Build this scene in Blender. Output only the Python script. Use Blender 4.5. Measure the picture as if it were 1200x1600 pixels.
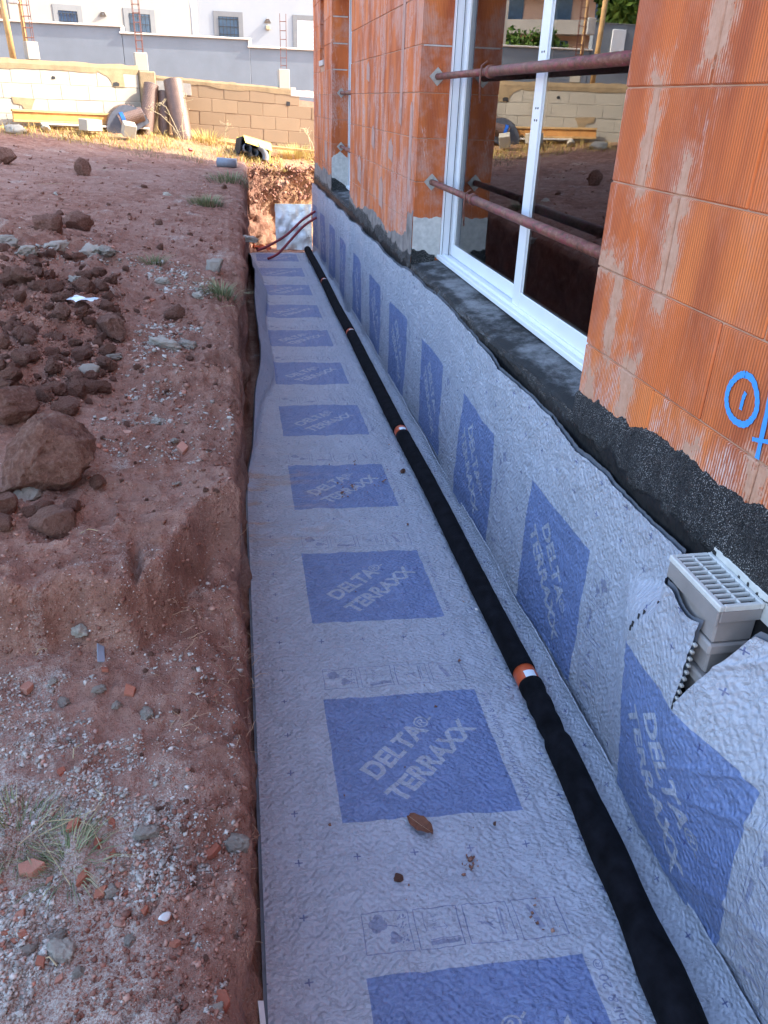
import bpy, bmesh, math, random
import numpy as np
from mathutils import Vector, Matrix, Euler

# ------------------------------------------------------------------ camera, world, sun, exposure
scene = bpy.context.scene
for o in list(bpy.data.objects):
    bpy.data.objects.remove(o)
C = scene.collection
random.seed(7)
RNG = np.random.default_rng(11)

F_PX, CX, CY = 1215.0, 600.0, 800.0
PITCH, ROLL, YAW = math.radians(27.75), math.radians(2.1), math.radians(10.95)
EYE = np.array([0.0, 0.0, 2.42])
FW = np.array([math.sin(YAW) * math.cos(PITCH), math.cos(YAW) * math.cos(PITCH), -math.sin(PITCH)])
_R0 = np.array([math.cos(YAW), -math.sin(YAW), 0.0])
_U0 = np.cross(_R0, FW)
RT = _R0 * math.cos(ROLL) + _U0 * math.sin(ROLL)
UP = _U0 * math.cos(ROLL) - _R0 * math.sin(ROLL)
cam = bpy.data.cameras.new('camera')
cam.sensor_fit = 'VERTICAL'
cam.sensor_height = 36.0
cam.lens = 36.0 * F_PX / 1600.0
cam.clip_start, cam.clip_end = 0.05, 2000.0
cam_o = bpy.data.objects.new('camera', cam)
C.objects.link(cam_o)
cam_o.matrix_world = Matrix(((RT[0], UP[0], -FW[0], EYE[0]), (RT[1], UP[1], -FW[1], EYE[1]),
                             (RT[2], UP[2], -FW[2], EYE[2]), (0, 0, 0, 1)))
scene.camera = cam_o

SUN_EL = math.radians(40.0)
SUN_H = np.array([1.0, -0.15])
SUN_H /= np.linalg.norm(SUN_H)
TO_SUN = np.array([SUN_H[0] * math.cos(SUN_EL), SUN_H[1] * math.cos(SUN_EL), math.sin(SUN_EL)])
world = bpy.data.worlds.new('World')
scene.world = world
world.use_nodes = True
wn = world.node_tree
sky = wn.nodes.new('ShaderNodeTexSky')
sky.sky_type = 'NISHITA'
sky.sun_disc = False
sky.sun_elevation = SUN_EL
sky.sun_rotation = math.atan2(TO_SUN[0], TO_SUN[1])
sky.air_density = 1.0
sky.dust_density = 2.5
sky.ozone_density = 1.0
bg = wn.nodes['Background']
bg.inputs['Strength'].default_value = 0.15
wn.links.new(sky.outputs['Color'], bg.inputs['Color'])
sun = bpy.data.lights.new('sun', 'SUN')
sun.energy = 2.1
sun.angle = math.radians(0.5)
sun.color = (1.0, 0.93, 0.82)
sun_o = bpy.data.objects.new('sun', sun)
C.objects.link(sun_o)
sun_o.location = (20, -5, 20)
sun_o.rotation_euler = Vector(TO_SUN).to_track_quat('Z', 'Y').to_euler()
scene.view_settings.view_transform = 'Standard'
scene.view_settings.look = 'None'
scene.view_settings.gamma = 1.0
scene.view_settings.use_curve_mapping = False
scene.view_settings.exposure = 2.68
scene.cycles.max_bounces = 8
scene.cycles.transparent_max_bounces = 12


# ------------------------------------------------------------------ numpy noise
def _hash(i, j, k, seed):
    n = (i.astype(np.int64) * 374761393 + j.astype(np.int64) * 668265263 + k.astype(np.int64) * 1274126177 + seed * 974711) & 0xFFFFFFFF
    n = ((n ^ (n >> 13)) * 1274126177) & 0xFFFFFFFF
    n = ((n ^ (n >> 16)) * 2246822519) & 0xFFFFFFFF
    return ((n ^ (n >> 15)) & 0xFFFFFF).astype(np.float64) / 0xFFFFFF * 2 - 1


def vnoise(P, seed=0):
    P = np.asarray(P, float)
    I = np.floor(P).astype(np.int64)
    f = P - I
    f = f * f * f * (f * (f * 6 - 15) + 10)
    r = 0
    for dx in (0, 1):
        wx = f[..., 0] if dx else 1 - f[..., 0]
        for dy in (0, 1):
            wy = f[..., 1] if dy else 1 - f[..., 1]
            for dz in (0, 1):
                wz = f[..., 2] if dz else 1 - f[..., 2]
                r = r + wx * wy * wz * _hash(I[..., 0] + dx, I[..., 1] + dy, I[..., 2] + dz, seed)
    return r


def fbm(P, scale=1.0, octaves=4, seed=0, gain=0.5):
    P = np.asarray(P, float) * scale
    a, r = 1.0, 0
    for o in range(octaves):
        r = r + a * vnoise(P * 2.03 ** o + 17.3 * o, seed + o)
        a *= gain
    return r


def billow(P, scale=1.0, octaves=4, seed=0, gain=0.5):
    P = np.asarray(P, float) * scale
    a, r = 1.0, 0
    for o in range(octaves):
        r = r + a * (1 - 2 * np.abs(vnoise(P * 2.03 ** o + 9.7 * o, seed + o)))
        a *= gain
    return r


def sstep(a, b, x):
    t = np.clip((np.asarray(x, float) - a) / (b - a), 0, 1)
    return t * t * (3 - 2 * t)


# ------------------------------------------------------------------ mesh builder
class MB:
    def __init__(s):
        s.v, s.f, s.uv, s.smooth = [], [], None, False

    def add(s, verts, faces):
        n = len(s.v)
        s.v.extend([tuple(map(float, p)) for p in verts])
        s.f.extend([tuple(i + n for i in f) for f in faces])
        return s

    def box(s, x0, x1, y0, y1, z0, z1):
        return s.add([(x0, y0, z0), (x1, y0, z0), (x1, y1, z0), (x0, y1, z0), (x0, y0, z1), (x1, y0, z1), (x1, y1, z1), (x0, y1, z1)],
                     [(0, 3, 2, 1), (4, 5, 6, 7), (0, 1, 5, 4), (1, 2, 6, 5), (2, 3, 7, 6), (3, 0, 4, 7)])

    def cbox(s, x0, x1, y0, y1, z0, z1, c=0.004):
        """box with chamfered edges"""
        X, Y, Z = (x0, x1), (y0, y1), (z0, z1)
        V, idx = [], {}
        for i in (0, 1):
            for j in (0, 1):
                for k in (0, 1):
                    sx, sy, sz = (1, -1)[i], (1, -1)[j], (1, -1)[k]
                    for ax in range(3):
                        p = [X[i], Y[j], Z[k]]
                        for b, sg in ((0, sx), (1, sy), (2, sz)):
                            if b != ax:
                                p[b] += sg * c
                        idx[(i, j, k, ax)] = len(V)
                        V.append(p)
        F = []
        for i in (0, 1):
            q = [idx[(i, 0, 0, 0)], idx[(i, 1, 0, 0)], idx[(i, 1, 1, 0)], idx[(i, 0, 1, 0)]]
            F.append(q if i else q[::-1])
            q = [idx[(0, i, 0, 1)], idx[(1, i, 0, 1)], idx[(1, i, 1, 1)], idx[(0, i, 1, 1)]]
            F.append(q[::-1] if i else q)
            q = [idx[(0, 0, i, 2)], idx[(1, 0, i, 2)], idx[(1, 1, i, 2)], idx[(0, 1, i, 2)]]
            F.append(q if i else q[::-1])
        for i in (0, 1):
            for j in (0, 1):
                F.append([idx[(i, j, 0, 0)], idx[(i, j, 1, 0)], idx[(i, j, 1, 1)], idx[(i, j, 0, 1)]])
                F.append([idx[(i, 0, j, 0)], idx[(i, 1, j, 0)], idx[(i, 1, j, 2)], idx[(i, 0, j, 2)]])
                F.append([idx[(0, i, j, 1)], idx[(1, i, j, 1)], idx[(1, i, j, 2)], idx[(0, i, j, 2)]])
        for i in (0, 1):
            for j in (0, 1):
                for k in (0, 1):
                    F.append([idx[(i, j, k, 0)], idx[(i, j, k, 1)], idx[(i, j, k, 2)]])
        return s.add(V, F)

    def tube(s, pts, r, n=8, cap=True, ry=None):
        pts = [np.array(p, float) for p in pts]
        V, F = [], []
        m = len(pts)
        rs = r if hasattr(r, '__len__') else [r] * m
        prev = None
        for i, p in enumerate(pts):
            t = pts[min(i + 1, m - 1)] - pts[max(i - 1, 0)]
            t /= (np.linalg.norm(t) + 1e-9)
            if prev is None:
                a = np.array([0, 0, 1.0]) if abs(t[2]) < 0.9 else np.array([1.0, 0, 0])
            else:
                a = prev
            u = a - t * (a @ t)
            u /= np.linalg.norm(u)
            prev = u
            w = np.cross(t, u)
            for k in range(n):
                an = 2 * math.pi * k / n
                V.append(p + rs[i] * (math.cos(an) * u + math.sin(an) * w))
        for i in range(m - 1):
            for k in range(n):
                F.append((i * n + k, i * n + (k + 1) % n, (i + 1) * n + (k + 1) % n, (i + 1) * n + k))
        if cap:
            F.append(tuple(range(n))[::-1])
            F.append(tuple((m - 1) * n + k for k in range(n)))
        return s.add(V, F)

    def mesh(s, name, recalc=True):
        me = bpy.data.meshes.new(name)
        me.from_pydata(s.v, [], s.f)
        if recalc:
            bm = bmesh.new()
            bm.from_mesh(me)
            bmesh.ops.recalc_face_normals(bm, faces=bm.faces)
            bm.to_mesh(me)
            bm.free()
        if s.smooth:
            me.shade_smooth()
        return me

    def build(s, name, mat, parent=None, **kw):
        return link(name, s.mesh(name), mat, parent, **kw)


def link(name, me, mat, parent=None, loc=None, rot=None, scale=None):
    if mat is not None:
        me.materials.clear()
        me.materials.append(mat)
    o = bpy.data.objects.new(name, me)
    C.objects.link(o)
    if parent is not None:
        o.parent = parent
        if loc is None:
            o.location = -np.array(parent.location) if parent.get('_w') else (0, 0, 0)
    if loc is not None:
        o.location = loc
    if rot is not None:
        o.rotation_euler = rot
    if scale is not None:
        o.scale = scale if hasattr(scale, '__len__') else (scale,) * 3
    return o


def tag(o, label=None, cat=None, group=None, kind=None):
    if label:
        o['label'] = label
    if cat:
        o['category'] = cat
    if group:
        o['group'] = group
    if kind:
        o['kind'] = kind
    return o


def thing(name, label, cat, loc=(0, 0, 0), rotz=0.0, group=None):
    """an Empty at the thing's base"""
    o = bpy.data.objects.new(name, None)
    C.objects.link(o)
    o.empty_display_size = 0.1
    o.location = loc
    o.rotation_euler = (0, 0, rotz)
    return tag(o, label, cat, group)


def np_mesh(name, V, F, smooth=False, col=None):
    me = bpy.data.meshes.new(name)
    V = np.asarray(V, np.float32)
    F = np.asarray(F, np.int32)
    k = F.shape[1]
    me.vertices.add(len(V))
    me.vertices.foreach_set('co', V.ravel())
    me.loops.add(F.size)
    me.loops.foreach_set('vertex_index', F.ravel())
    me.polygons.add(len(F))
    me.polygons.foreach_set('loop_start', np.arange(len(F), dtype=np.int32) * k)
    me.polygons.foreach_set('loop_total', np.full(len(F), k, np.int32))
    me.update(calc_edges=True)
    me.validate()
    if smooth:
        me.shade_smooth()
    if col is not None:
        a = me.attributes.new('tone', 'FLOAT', 'POINT')
        a.data.foreach_set('value', np.asarray(col, np.float32))
    return me


def grid_faces(nr, nc):
    i = np.arange(nr - 1)[:, None] * nc + np.arange(nc - 1)[None, :]
    return np.stack([i, i + 1, i + nc + 1, i + nc], -1).reshape(-1, 4)


def set_uv(me, UV):
    lay = me.uv_layers.new(name='UVMap')
    li = np.empty(len(me.loops), np.int32)
    me.loops.foreach_get('vertex_index', li)
    lay.data.foreach_set('uv', np.asarray(UV, np.float32)[li].ravel())


# ------------------------------------------------------------------ material helper
class Nodes:
    def __init__(s, name):
        s.m = bpy.data.materials.new(name)
        s.m.use_nodes = True
        s.t = s.m.node_tree
        s.b = s.t.nodes['Principled BSDF']
        s.geo = None

    def n(s, typ, **kw):
        nd = s.t.nodes.new(typ)
        for k, v in kw.items():
            setattr(nd, k, v)
        return nd

    def _set(s, sock, v):
        if v is None:
            return
        if isinstance(v, bpy.types.NodeSocket):
            s.t.links.new(v, sock)
        elif hasattr(v, '__len__') and sock.type == 'RGBA' and len(v) == 3:
            sock.default_value = (*v, 1)
        else:
            sock.default_value = v

    def pos(s):
        if s.geo is None:
            s.geo = s.n('ShaderNodeNewGeometry')
        return s.geo.outputs['Position']

    def obj(s):
        return s.n('ShaderNodeTexCoord').outputs['Object']

    def uv(s):
        return s.n('ShaderNodeTexCoord').outputs['UV']

    def rand(s):
        return s.n('ShaderNodeObjectInfo').outputs['Random']

    def attr(s, name='tone'):
        a = s.n('ShaderNodeAttribute')
        a.attribute_name = name
        return a.outputs['Fac']

    def scale(s, vec, sc, loc=(0, 0, 0)):
        m = s.n('ShaderNodeMapping')
        s._set(m.inputs['Vector'], vec)
        m.inputs['Scale'].default_value = sc
        m.inputs['Location'].default_value = loc
        return m.outputs['Vector']

    def noise(s, vec, sc, detail=4, rough=0.55, dist=0.0):
        nd = s.n('ShaderNodeTexNoise')
        s._set(nd.inputs['Vector'], vec)
        nd.inputs['Scale'].default_value = sc
        nd.inputs['Detail'].default_value = detail
        nd.inputs['Roughness'].default_value = rough
        nd.inputs['Distortion'].default_value = dist
        return nd.outputs['Fac']

    def noisec(s, vec, sc, detail=2):
        nd = s.n('ShaderNodeTexNoise')
        s._set(nd.inputs['Vector'], vec)
        nd.inputs['Scale'].default_value = sc
        nd.inputs['Detail'].default_value = detail
        return nd.outputs['Color']

    def voro(s, vec, sc, feature='F1', out='Distance', rnd=1.0):
        nd = s.n('ShaderNodeTexVoronoi', feature=feature)
        s._set(nd.inputs['Vector'], vec)
        nd.inputs['Scale'].default_value = sc
        nd.inputs['Randomness'].default_value = rnd
        return nd.outputs[out]

    def ma(s, op, a, b=None, c=None, clamp=False):
        nd = s.n('ShaderNodeMath', operation=op)
        nd.use_clamp = clamp
        s._set(nd.inputs[0], a)
        s._set(nd.inputs[1], b)
        s._set(nd.inputs[2], c)
        return nd.outputs[0]

    def ss(s, x, a, b, lo=0.0, hi=1.0):
        nd = s.n('ShaderNodeMapRange', interpolation_type='SMOOTHSTEP')
        s._set(nd.inputs['Value'], x)
        for k, v in (('From Min', a), ('From Max', b), ('To Min', lo), ('To Max', hi)):
            nd.inputs[k].default_value = v
        return nd.outputs['Result']

    def lin(s, x, a, b, lo=0.0, hi=1.0):
        nd = s.n('ShaderNodeMapRange')
        s._set(nd.inputs['Value'], x)
        for k, v in (('From Min', a), ('From Max', b), ('To Min', lo), ('To Max', hi)):
            nd.inputs[k].default_value = v
        return nd.outputs['Result']

    def xyz(s, v):
        nd = s.n('ShaderNodeSeparateXYZ')
        s._set(nd.inputs[0], v)
        return nd.outputs

    def comb(s, x, y, z):
        nd = s.n('ShaderNodeCombineXYZ')
        for i, v in enumerate((x, y, z)):
            s._set(nd.inputs[i], v)
        return nd.outputs[0]

    def mix(s, f, a, b, mode='MIX'):
        nd = s.n('ShaderNodeMix', data_type='RGBA', blend_type=mode)
        s._set(nd.inputs['Factor'], f)
        s._set(nd.inputs['A'], None)
        s._set(nd.inputs[6], a)
        s._set(nd.inputs[7], b)
        return nd.outputs[2]

    def ramp(s, f, stops):
        nd = s.n('ShaderNodeValToRGB')
        s._set(nd.inputs[0], f)
        el = nd.color_ramp.elements
        while len(el) < len(stops):
            el.new(0.5)
        for e, (p, c) in zip(el, stops):
            e.position = p
            e.color = (*c, 1)
        return nd.outputs[0]

    def bump(s, h, strength=0.5, dist=0.01, normal=None):
        nd = s.n('ShaderNodeBump')
        s._set(nd.inputs['Height'], h)
        nd.inputs['Strength'].default_value = strength
        nd.inputs['Distance'].default_value = dist
        s._set(nd.inputs['Normal'], normal)
        return nd.outputs[0]

    def out(s, color=None, rough=None, normal=None, metallic=None, spec=None):
        s._set(s.b.inputs['Base Color'], color)
        s._set(s.b.inputs['Roughness'], rough)
        s._set(s.b.inputs['Normal'], normal)
        s._set(s.b.inputs['Metallic'], metallic)
        s._set(s.b.inputs['Specular IOR Level'], spec)
        return s.m


def simple(name, col, rough=0.6, var=0.15, sc=8.0, metallic=0.0, bumpd=0.0, bsc=60.0, spec=None):
    k = Nodes(name)
    p = k.obj()
    f = k.noise(p, sc, 5, 0.6)
    lo = tuple(c * (1 - var) for c in col)
    hi = tuple(min(1, c * (1 + var)) for c in col)
    c = k.ramp(f, [(0.25, lo), (0.75, hi)])
    nrm = k.bump(k.noise(p, bsc, 4, 0.6), 0.6, bumpd) if bumpd else None
    return k.out(c, rough, nrm, metallic, spec)


def mat_soil(name, world_space=True, pale=0.0):
    k = Nodes(name)
    p = k.pos() if world_space else k.obj()
    big = k.noise(p, 1.3, 5, 0.6)
    mid = k.noise(p, 9, 6, 0.65)
    fine = k.noise(p, 70, 5, 0.7)
    c = k.ramp(mid, [(0.25, (0.170, 0.076, 0.054)), (0.5, (0.330, 0.165, 0.116)), (0.72, (0.49, 0.295, 0.220))])
    c = k.mix(k.ss(big, 0.38, 0.66, 0.0, 0.55 if world_space else 0.15), c, (0.47, 0.295, 0.228))
    c = k.mix(k.ss(fine, 0.35, 0.75, 0.0, 0.45), c, (0.185, 0.085, 0.060))
    if world_space:
        xyz = k.xyz(p)
        # pale mortar dust trodden into the soil of the rubble patches
        dust = k.noise(k.scale(p, (1, 1, 0.4)), 2.6, 6, 0.7)
        near = k.lin(xyz[1], 1.1, 2.25, 1.0, 0.0)
        left = k.lin(xyz[0], -0.06, -0.45, 0.0, 1.0)
        m1 = k.ma('MULTIPLY', near, left)
        th = k.ma('ADD', dust, k.ma('MULTIPLY', m1, 0.30))
        dm = k.ss(th, 0.58, 0.72)
        grains = k.ss(k.noise(p, 160, 3, 0.7), 0.36, 0.62)
        c = k.mix(k.ma('MULTIPLY', dm, k.ma('MULTIPLY', grains, 0.85)), c, (0.62, 0.56, 0.48))
        fl = k.ss(k.voro(p, 95, 'F1'), 0.17, 0.10)
        c = k.mix(k.ma('MULTIPLY', fl, k.ss(k.noise(p, 4.5, 3, 0.6), 0.47, 0.60, 0, 0.8)), c, (0.60, 0.54, 0.46))
        # straw-coloured litter on the strip in front of the block wall
        yy = k.ma('ADD', xyz[1], k.lin(big, 0, 1, -0.9, 0.9))
        c = k.mix(k.ss(yy, 15.2, 16.2, 0, 0.55), c, (0.40, 0.235, 0.10))
    if pale:
        c = k.mix(pale, c, (0.42, 0.25, 0.19))
    h = k.ma('ADD', k.ma('MULTIPLY', mid, 1.0), k.ma('ADD', k.ma('MULTIPLY', fine, 0.35), k.ma('MULTIPLY', k.noise(p, 28, 5, 0.7), 0.7)))
    return k.out(c, 0.95, k.bump(h, 1.0, 0.045), spec=0.15)


def mat_membrane(name, img):
    k = Nodes(name)
    uv = k.uv()
    p = k.pos()
    xyz = k.xyz(p)
    tex = k.n('ShaderNodeTexImage', image=img, interpolation='Linear', extension='REPEAT')
    wob = k.n('ShaderNodeVectorMath', operation='MULTIPLY_ADD')
    k._set(wob.inputs[0], k.noisec(k.scale(uv, (1, 1, 1)), 9, 2))
    wob.inputs[1].default_value = (0.012, 0.012, 0)
    k._set(wob.inputs[2], uv)
    wob2 = k.n('ShaderNodeVectorMath', operation='ADD')
    k._set(wob2.inputs[0], wob.outputs[0])
    wob2.inputs[1].default_value = (-0.006, -0.006, 0)
    k._set(tex.inputs['Vector'], k.scale(wob2.outputs[0], (1 / 1.6, 1 / 1.285, 1)))
    rgb = k.n('ShaderNodeSeparateColor')
    k._set(rgb.inputs[0], tex.outputs['Color'])
    sq, ln = rgb.outputs['Red'], rgb.outputs['Green']
    # relief of the felt over its dimples: crinkles plus a soft dimple grid
    cr = k.voro(k.comb(k.ma('ADD', k.xyz(uv)[0], k.lin(k.noise(uv, 26, 3), 0, 1, -0.02, 0.02)), k.ma('ADD', k.xyz(uv)[1], k.lin(k.noise(k.scale(uv, (1, 1, 1), (3, 7, 0)), 26, 3), 0, 1, -0.02, 0.02)), 0.0), 62, 'SMOOTH_F1')
    w2 = k.noise(k.scale(uv, (1.0, 1.7, 1)), 45, 4, 0.6, 0.6)
    big = k.noise(uv, 7, 4, 0.6)
    wv = k.n('ShaderNodeVectorMath', operation='ADD')
    k._set(wv.inputs[0], uv)
    nv = k.n('ShaderNodeVectorMath', operation='SCALE')
    k._set(nv.inputs[0], k.noisec(uv, 22, 3))
    nv.inputs['Scale'].default_value = 0.022
    k._set(wv.inputs[1], nv.outputs[0])
    cell = k.voro(k.scale(wv.outputs[0], (1, 1.15, 1)), 58, 'SMOOTH_F1')
    cell2 = k.voro(k.scale(wv.outputs[0], (1.2, 1, 1), (3, 5, 0)), 33, 'SMOOTH_F1')
    ridge = k.ma('ABSOLUTE', k.ma('SUBTRACT', k.noise(k.scale(wv.outputs[0], (1.0, 1.5, 1)), 34, 3, 0.55), 0.5))
    sv = k.xyz(wv.outputs[0])
    stud = k.ma('MULTIPLY', k.ma('SINE', k.ma('MULTIPLY', sv[0], 2 * math.pi / 0.032)), k.ma('SINE', k.ma('MULTIPLY', sv[1], 2 * math.pi / 0.032)))
    rid = k.ma('MULTIPLY', k.ss(ridge, 0.05, 0.0), k.ss(k.noise(uv, 12, 2), 0.35, 0.6))
    gray = k.ramp(k.noise(uv, 3, 4, 0.6), [(0.3, (0.335, 0.350, 0.408)), (0.7, (0.405, 0.418, 0.480))])
    gray = k.mix(k.ss(w2, 0.35, 0.7, 0, 0.40), gray, (0.295, 0.312, 0.365))
    gray = k.mix(k.ss(k.noise(uv, 140, 3, 0.6), 0.55, 0.75, 0, 0.3), gray, (0.56, 0.56, 0.58))
    gray = k.mix(k.ma('MULTIPLY', rid, 0.22), gray, (0.58, 0.59, 0.64))  # crinkle ridges paled in the colour as if catching light
    fade = k.lin(k.noise(uv, 90, 4, 0.7), 0.2, 0.8, 0.72, 1.0)
    blue = k.mix(k.ss(w2, 0.4, 0.7, 0, 0.5), (0.112, 0.168, 0.350), (0.082, 0.130, 0.290))
    blue = k.mix(k.ma('MULTIPLY', rid, 0.22), blue, (0.15, 0.21, 0.43))  # same painted light on the ridges across the blue print
    c = k.mix(k.ma('MULTIPLY', sq, fade), gray, blue)
    c = k.mix(k.ma('MULTIPLY', ln, k.lin(k.noise(uv, 60, 3), 0.3, 0.6, 0.6, 1.0)), c, (0.05, 0.065, 0.19))
    # rusty clay washed over the felt below the trench side
    st = k.noise(k.scale(p, (1.1, 4.5, 1)), 1.5, 5, 0.65)
    zone = k.ma('MULTIPLY', k.lin(xyz[0], 0.05, 0.62, 1.0, 0.0), k.ma('MULTIPLY', k.ss(xyz[1], 3.7, 4.3), k.ss(xyz[1], 5.9, 5.2)))
    stm = k.ma('MULTIPLY', k.ss(st, 0.47, 0.62), k.ma('MULTIPLY', zone, 0.65), clamp=True)
    c = k.mix(stm, c, (0.43, 0.26, 0.15))
    dirt = k.ss(k.noise(p, 5.0, 6, 0.75), 0.60, 0.78, 0, 0.22)
    c = k.mix(dirt, c, (0.30, 0.22, 0.19))
    h = k.ma('ADD', k.ma('MULTIPLY', cr, 0.7), k.ma('MULTIPLY', w2, 1.1))
    h = k.ma('ADD', k.ma('MULTIPLY', h, 0.45), k.ma('ADD', k.ma('MULTIPLY', rid, 0.30), k.ma('ADD', k.ma('MULTIPLY', cell, -1.1), k.ma('ADD', k.ma('MULTIPLY', cell2, -0.5), k.ma('MULTIPLY', stud, 0.16)))))
    nrm = k.bump(h, 0.85, 0.0100)
    nrm = k.bump(big, 0.35, 0.03, nrm)
    return k.out(c, k.lin(w2, 0.3, 0.7, 0.52, 0.36), nrm, spec=0.55)


def mat_brick(name, near):
    k = Nodes(name)
    p = k.pos()
    xyz = k.xyz(p)
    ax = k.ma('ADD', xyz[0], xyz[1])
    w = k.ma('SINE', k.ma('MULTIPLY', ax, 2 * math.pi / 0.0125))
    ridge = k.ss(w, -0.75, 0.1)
    r = k.rand()
    fired = k.noise(k.scale(p, (3, 3, 0.7)), 1.4, 4, 0.6)
    a = k.mix(r, (0.64, 0.158, 0.043), (0.74, 0.215, 0.060))
    c = k.mix(k.ss(fired, 0.35, 0.7), a, (0.40, 0.095, 0.035))
    c = k.mix(k.ss(k.noise(k.scale(p, (40, 40, 1.5)), 2.0, 3, 0.6), 0.5, 0.8, 0, 0.4), c, (0.58, 0.20, 0.085))
    # lime and mortar rubbed over the ribs
    sm = k.noise(k.scale(p, (2.6, 2.6, 0.75)), 1.55, 6, 0.68)
    if near:
        low = k.ss(xyz[2], 1.66, 1.44, 0, 0.16)
        edge = k.ss(xyz[1], 2.40, 2.95, 0, 0.085)
        sm = k.ma('ADD', sm, k.ma('ADD', low, edge))
    else:
        sm = k.ma('ADD', sm, 0.085)
    smear = k.ss(sm, 0.58, 0.70)
    grit = k.ss(k.noise(k.scale(p, (1, 1, 0.12)), 260, 3, 0.7), 0.40, 0.58)
    wh = k.ma('MULTIPLY', smear, k.ma('MULTIPLY', grit, k.lin(ridge, 0, 1, 0.1, 0.85)))
    c = k.mix(wh, c, (0.62, 0.50, 0.46))
    haze = k.ss(k.noise(k.scale(p, (1.2, 1.2, 1.0)), 3.1, 5, 0.7), 0.46, 0.70, 0, 0.62 if not near else 0.25)
    c = k.mix(haze, c, (0.54, 0.36, 0.31) if not near else (0.60, 0.30, 0.22))
    if not near:
        drip = k.ss(k.noise(k.scale(p, (9, 9, 0.25)), 1.3, 3, 0.6), 0.64, 0.72, 0, 0.42)
        c = k.mix(drip, c, (0.52, 0.42, 0.37))
    c = k.mix(k.ss(w, -0.2, -0.9, 0, 0.55 if near else 0.25), c, (0.20, 0.048, 0.018))  # shade of the grooves between ribs painted into the colour
    fill = None
    if near:
        # mortar dabbed over the open joints, soft along its edges
        nz = k.lin(k.noise(p, 13, 5, 0.65), 0.25, 0.75, -0.038, 0.038)
        nz = k.ma('ADD', nz, k.lin(k.noise(k.scale(p, (1, 1, 0.25)), 120, 3, 0.6), 0.25, 0.75, -0.014, 0.014))
        for y0, y1, z0, z1 in ((2.37, 2.50, 2.56, 3.3), (2.71, 2.80, 2.13, 2.56), (2.43, 2.53, 1.83, 2.20), (2.45, 2.50, 2.12, 2.30), (2.76, 2.84, 1.54, 1.90), (2.78, 3.02, 1.84, 1.93),
                               (2.54, 2.66, 1.36, 1.62), (2.07, 2.16, 1.40, 1.49), (1.72, 1.83, 1.42, 1.56), (2.86, 2.95, 1.36, 1.49)):
            dy = k.ma('SUBTRACT', (y1 - y0) / 2, k.ma('ABSOLUTE', k.ma('SUBTRACT', xyz[1], (y0 + y1) / 2)))
            dz = k.ma('SUBTRACT', (z1 - z0) / 2, k.ma('ABSOLUTE', k.ma('SUBTRACT', xyz[2], (z0 + z1) / 2)))
            d = k.ma('ADD', k.ma('MINIMUM', dy, k.ma('MULTIPLY', dz, 0.6)), nz)
            fill = d if fill is None else k.ma('MAXIMUM', fill, d)
        fm = k.ss(fill, 0.0, 0.016)
        halo = k.ma('MULTIPLY', k.ss(fill, -0.045, 0.0), k.ma('MULTIPLY', k.lin(ridge, 0, 1, 0.05, 0.75), grit))
        c = k.mix(halo, c, (0.58, 0.36, 0.27))
        c = k.mix(k.ma('MULTIPLY', fm, 0.92), c, k.ramp(k.noise(p, 22, 5, 0.7), [(0.3, (0.40, 0.215, 0.135)), (0.7, (0.53, 0.32, 0.225))]))
        ridge = k.ma('MAXIMUM', ridge, k.ma('MULTIPLY', fm, k.lin(k.noise(p, 40, 4), 0, 1, 0.7, 1.5)))
    nrm = k.bump(k.ma('ADD', ridge, k.ma('MULTIPLY', k.noise(p, 90, 4), 0.3)), 0.8, 0.0028)
    return k.out(c, 0.8, nrm, spec=0.25)


def mat_bitumen(name):
    k = Nodes(name)
    p = k.pos()
    xyz = k.xyz(p)
    g = k.voro(p, 210, 'F1')
    n = k.noise(p, 140, 5, 0.75)
    band = k.ma('ADD', xyz[2], k.lin(k.noise(p, 6, 4), 0, 1, -0.09, 0.09))
    rough = k.ss(band, 1.20, 1.245)
    sp = k.ma('MULTIPLY', k.ss(k.voro(p, 150, 'F1'), 0.36, 0.20), k.ss(k.noise(p, 7, 5, 0.75), 0.38, 0.58))
    c = k.mix(k.ma('MULTIPLY', sp, rough), (0.012, 0.012, 0.013), (0.48, 0.46, 0.44))
    gr = k.ss(k.noise(p, 260, 3, 0.7), 0.52, 0.66, 0, 0.55)
    c = k.mix(k.ma('MULTIPLY', gr, rough), c, (0.30, 0.29, 0.28))
    h = k.ma('MULTIPLY', k.ma('ADD', g, n), rough)
    return k.out(c, k.lin(rough, 0, 1, 0.45, 0.55), k.bump(h, 1.0, 0.012), spec=0.4)


def mat_ledge(name):
    k = Nodes(name)
    p = k.pos()
    dust = k.noise(k.scale(p, (1.3, 1, 1)), 3.5, 6, 0.72)
    edge = k.ss(k.xyz(p)[0], 1.44, 1.50, 0, 0.12)
    f = k.ss(k.ma('ADD', dust, edge), 0.50, 0.78)
    gr = k.lin(k.noise(p, 260, 3, 0.7), 0.3, 0.7, 0.25, 1.0)
    c = k.mix(k.ma('MULTIPLY', f, gr), (0.016, 0.016, 0.017), (0.33, 0.33, 0.34))
    return k.out(c, 0.75, k.bump(k.noise(p, 130, 5, 0.7), 0.8, 0.006), spec=0.3)


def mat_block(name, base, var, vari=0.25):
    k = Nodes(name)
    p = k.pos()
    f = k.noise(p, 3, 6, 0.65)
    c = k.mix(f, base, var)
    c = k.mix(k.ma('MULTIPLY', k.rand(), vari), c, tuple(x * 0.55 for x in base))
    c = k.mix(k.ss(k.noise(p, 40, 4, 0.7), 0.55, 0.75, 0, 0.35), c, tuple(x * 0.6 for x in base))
    return k.out(c, 0.92, k.bump(k.noise(p, 60, 5, 0.7), 0.7, 0.006), spec=0.15)


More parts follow.
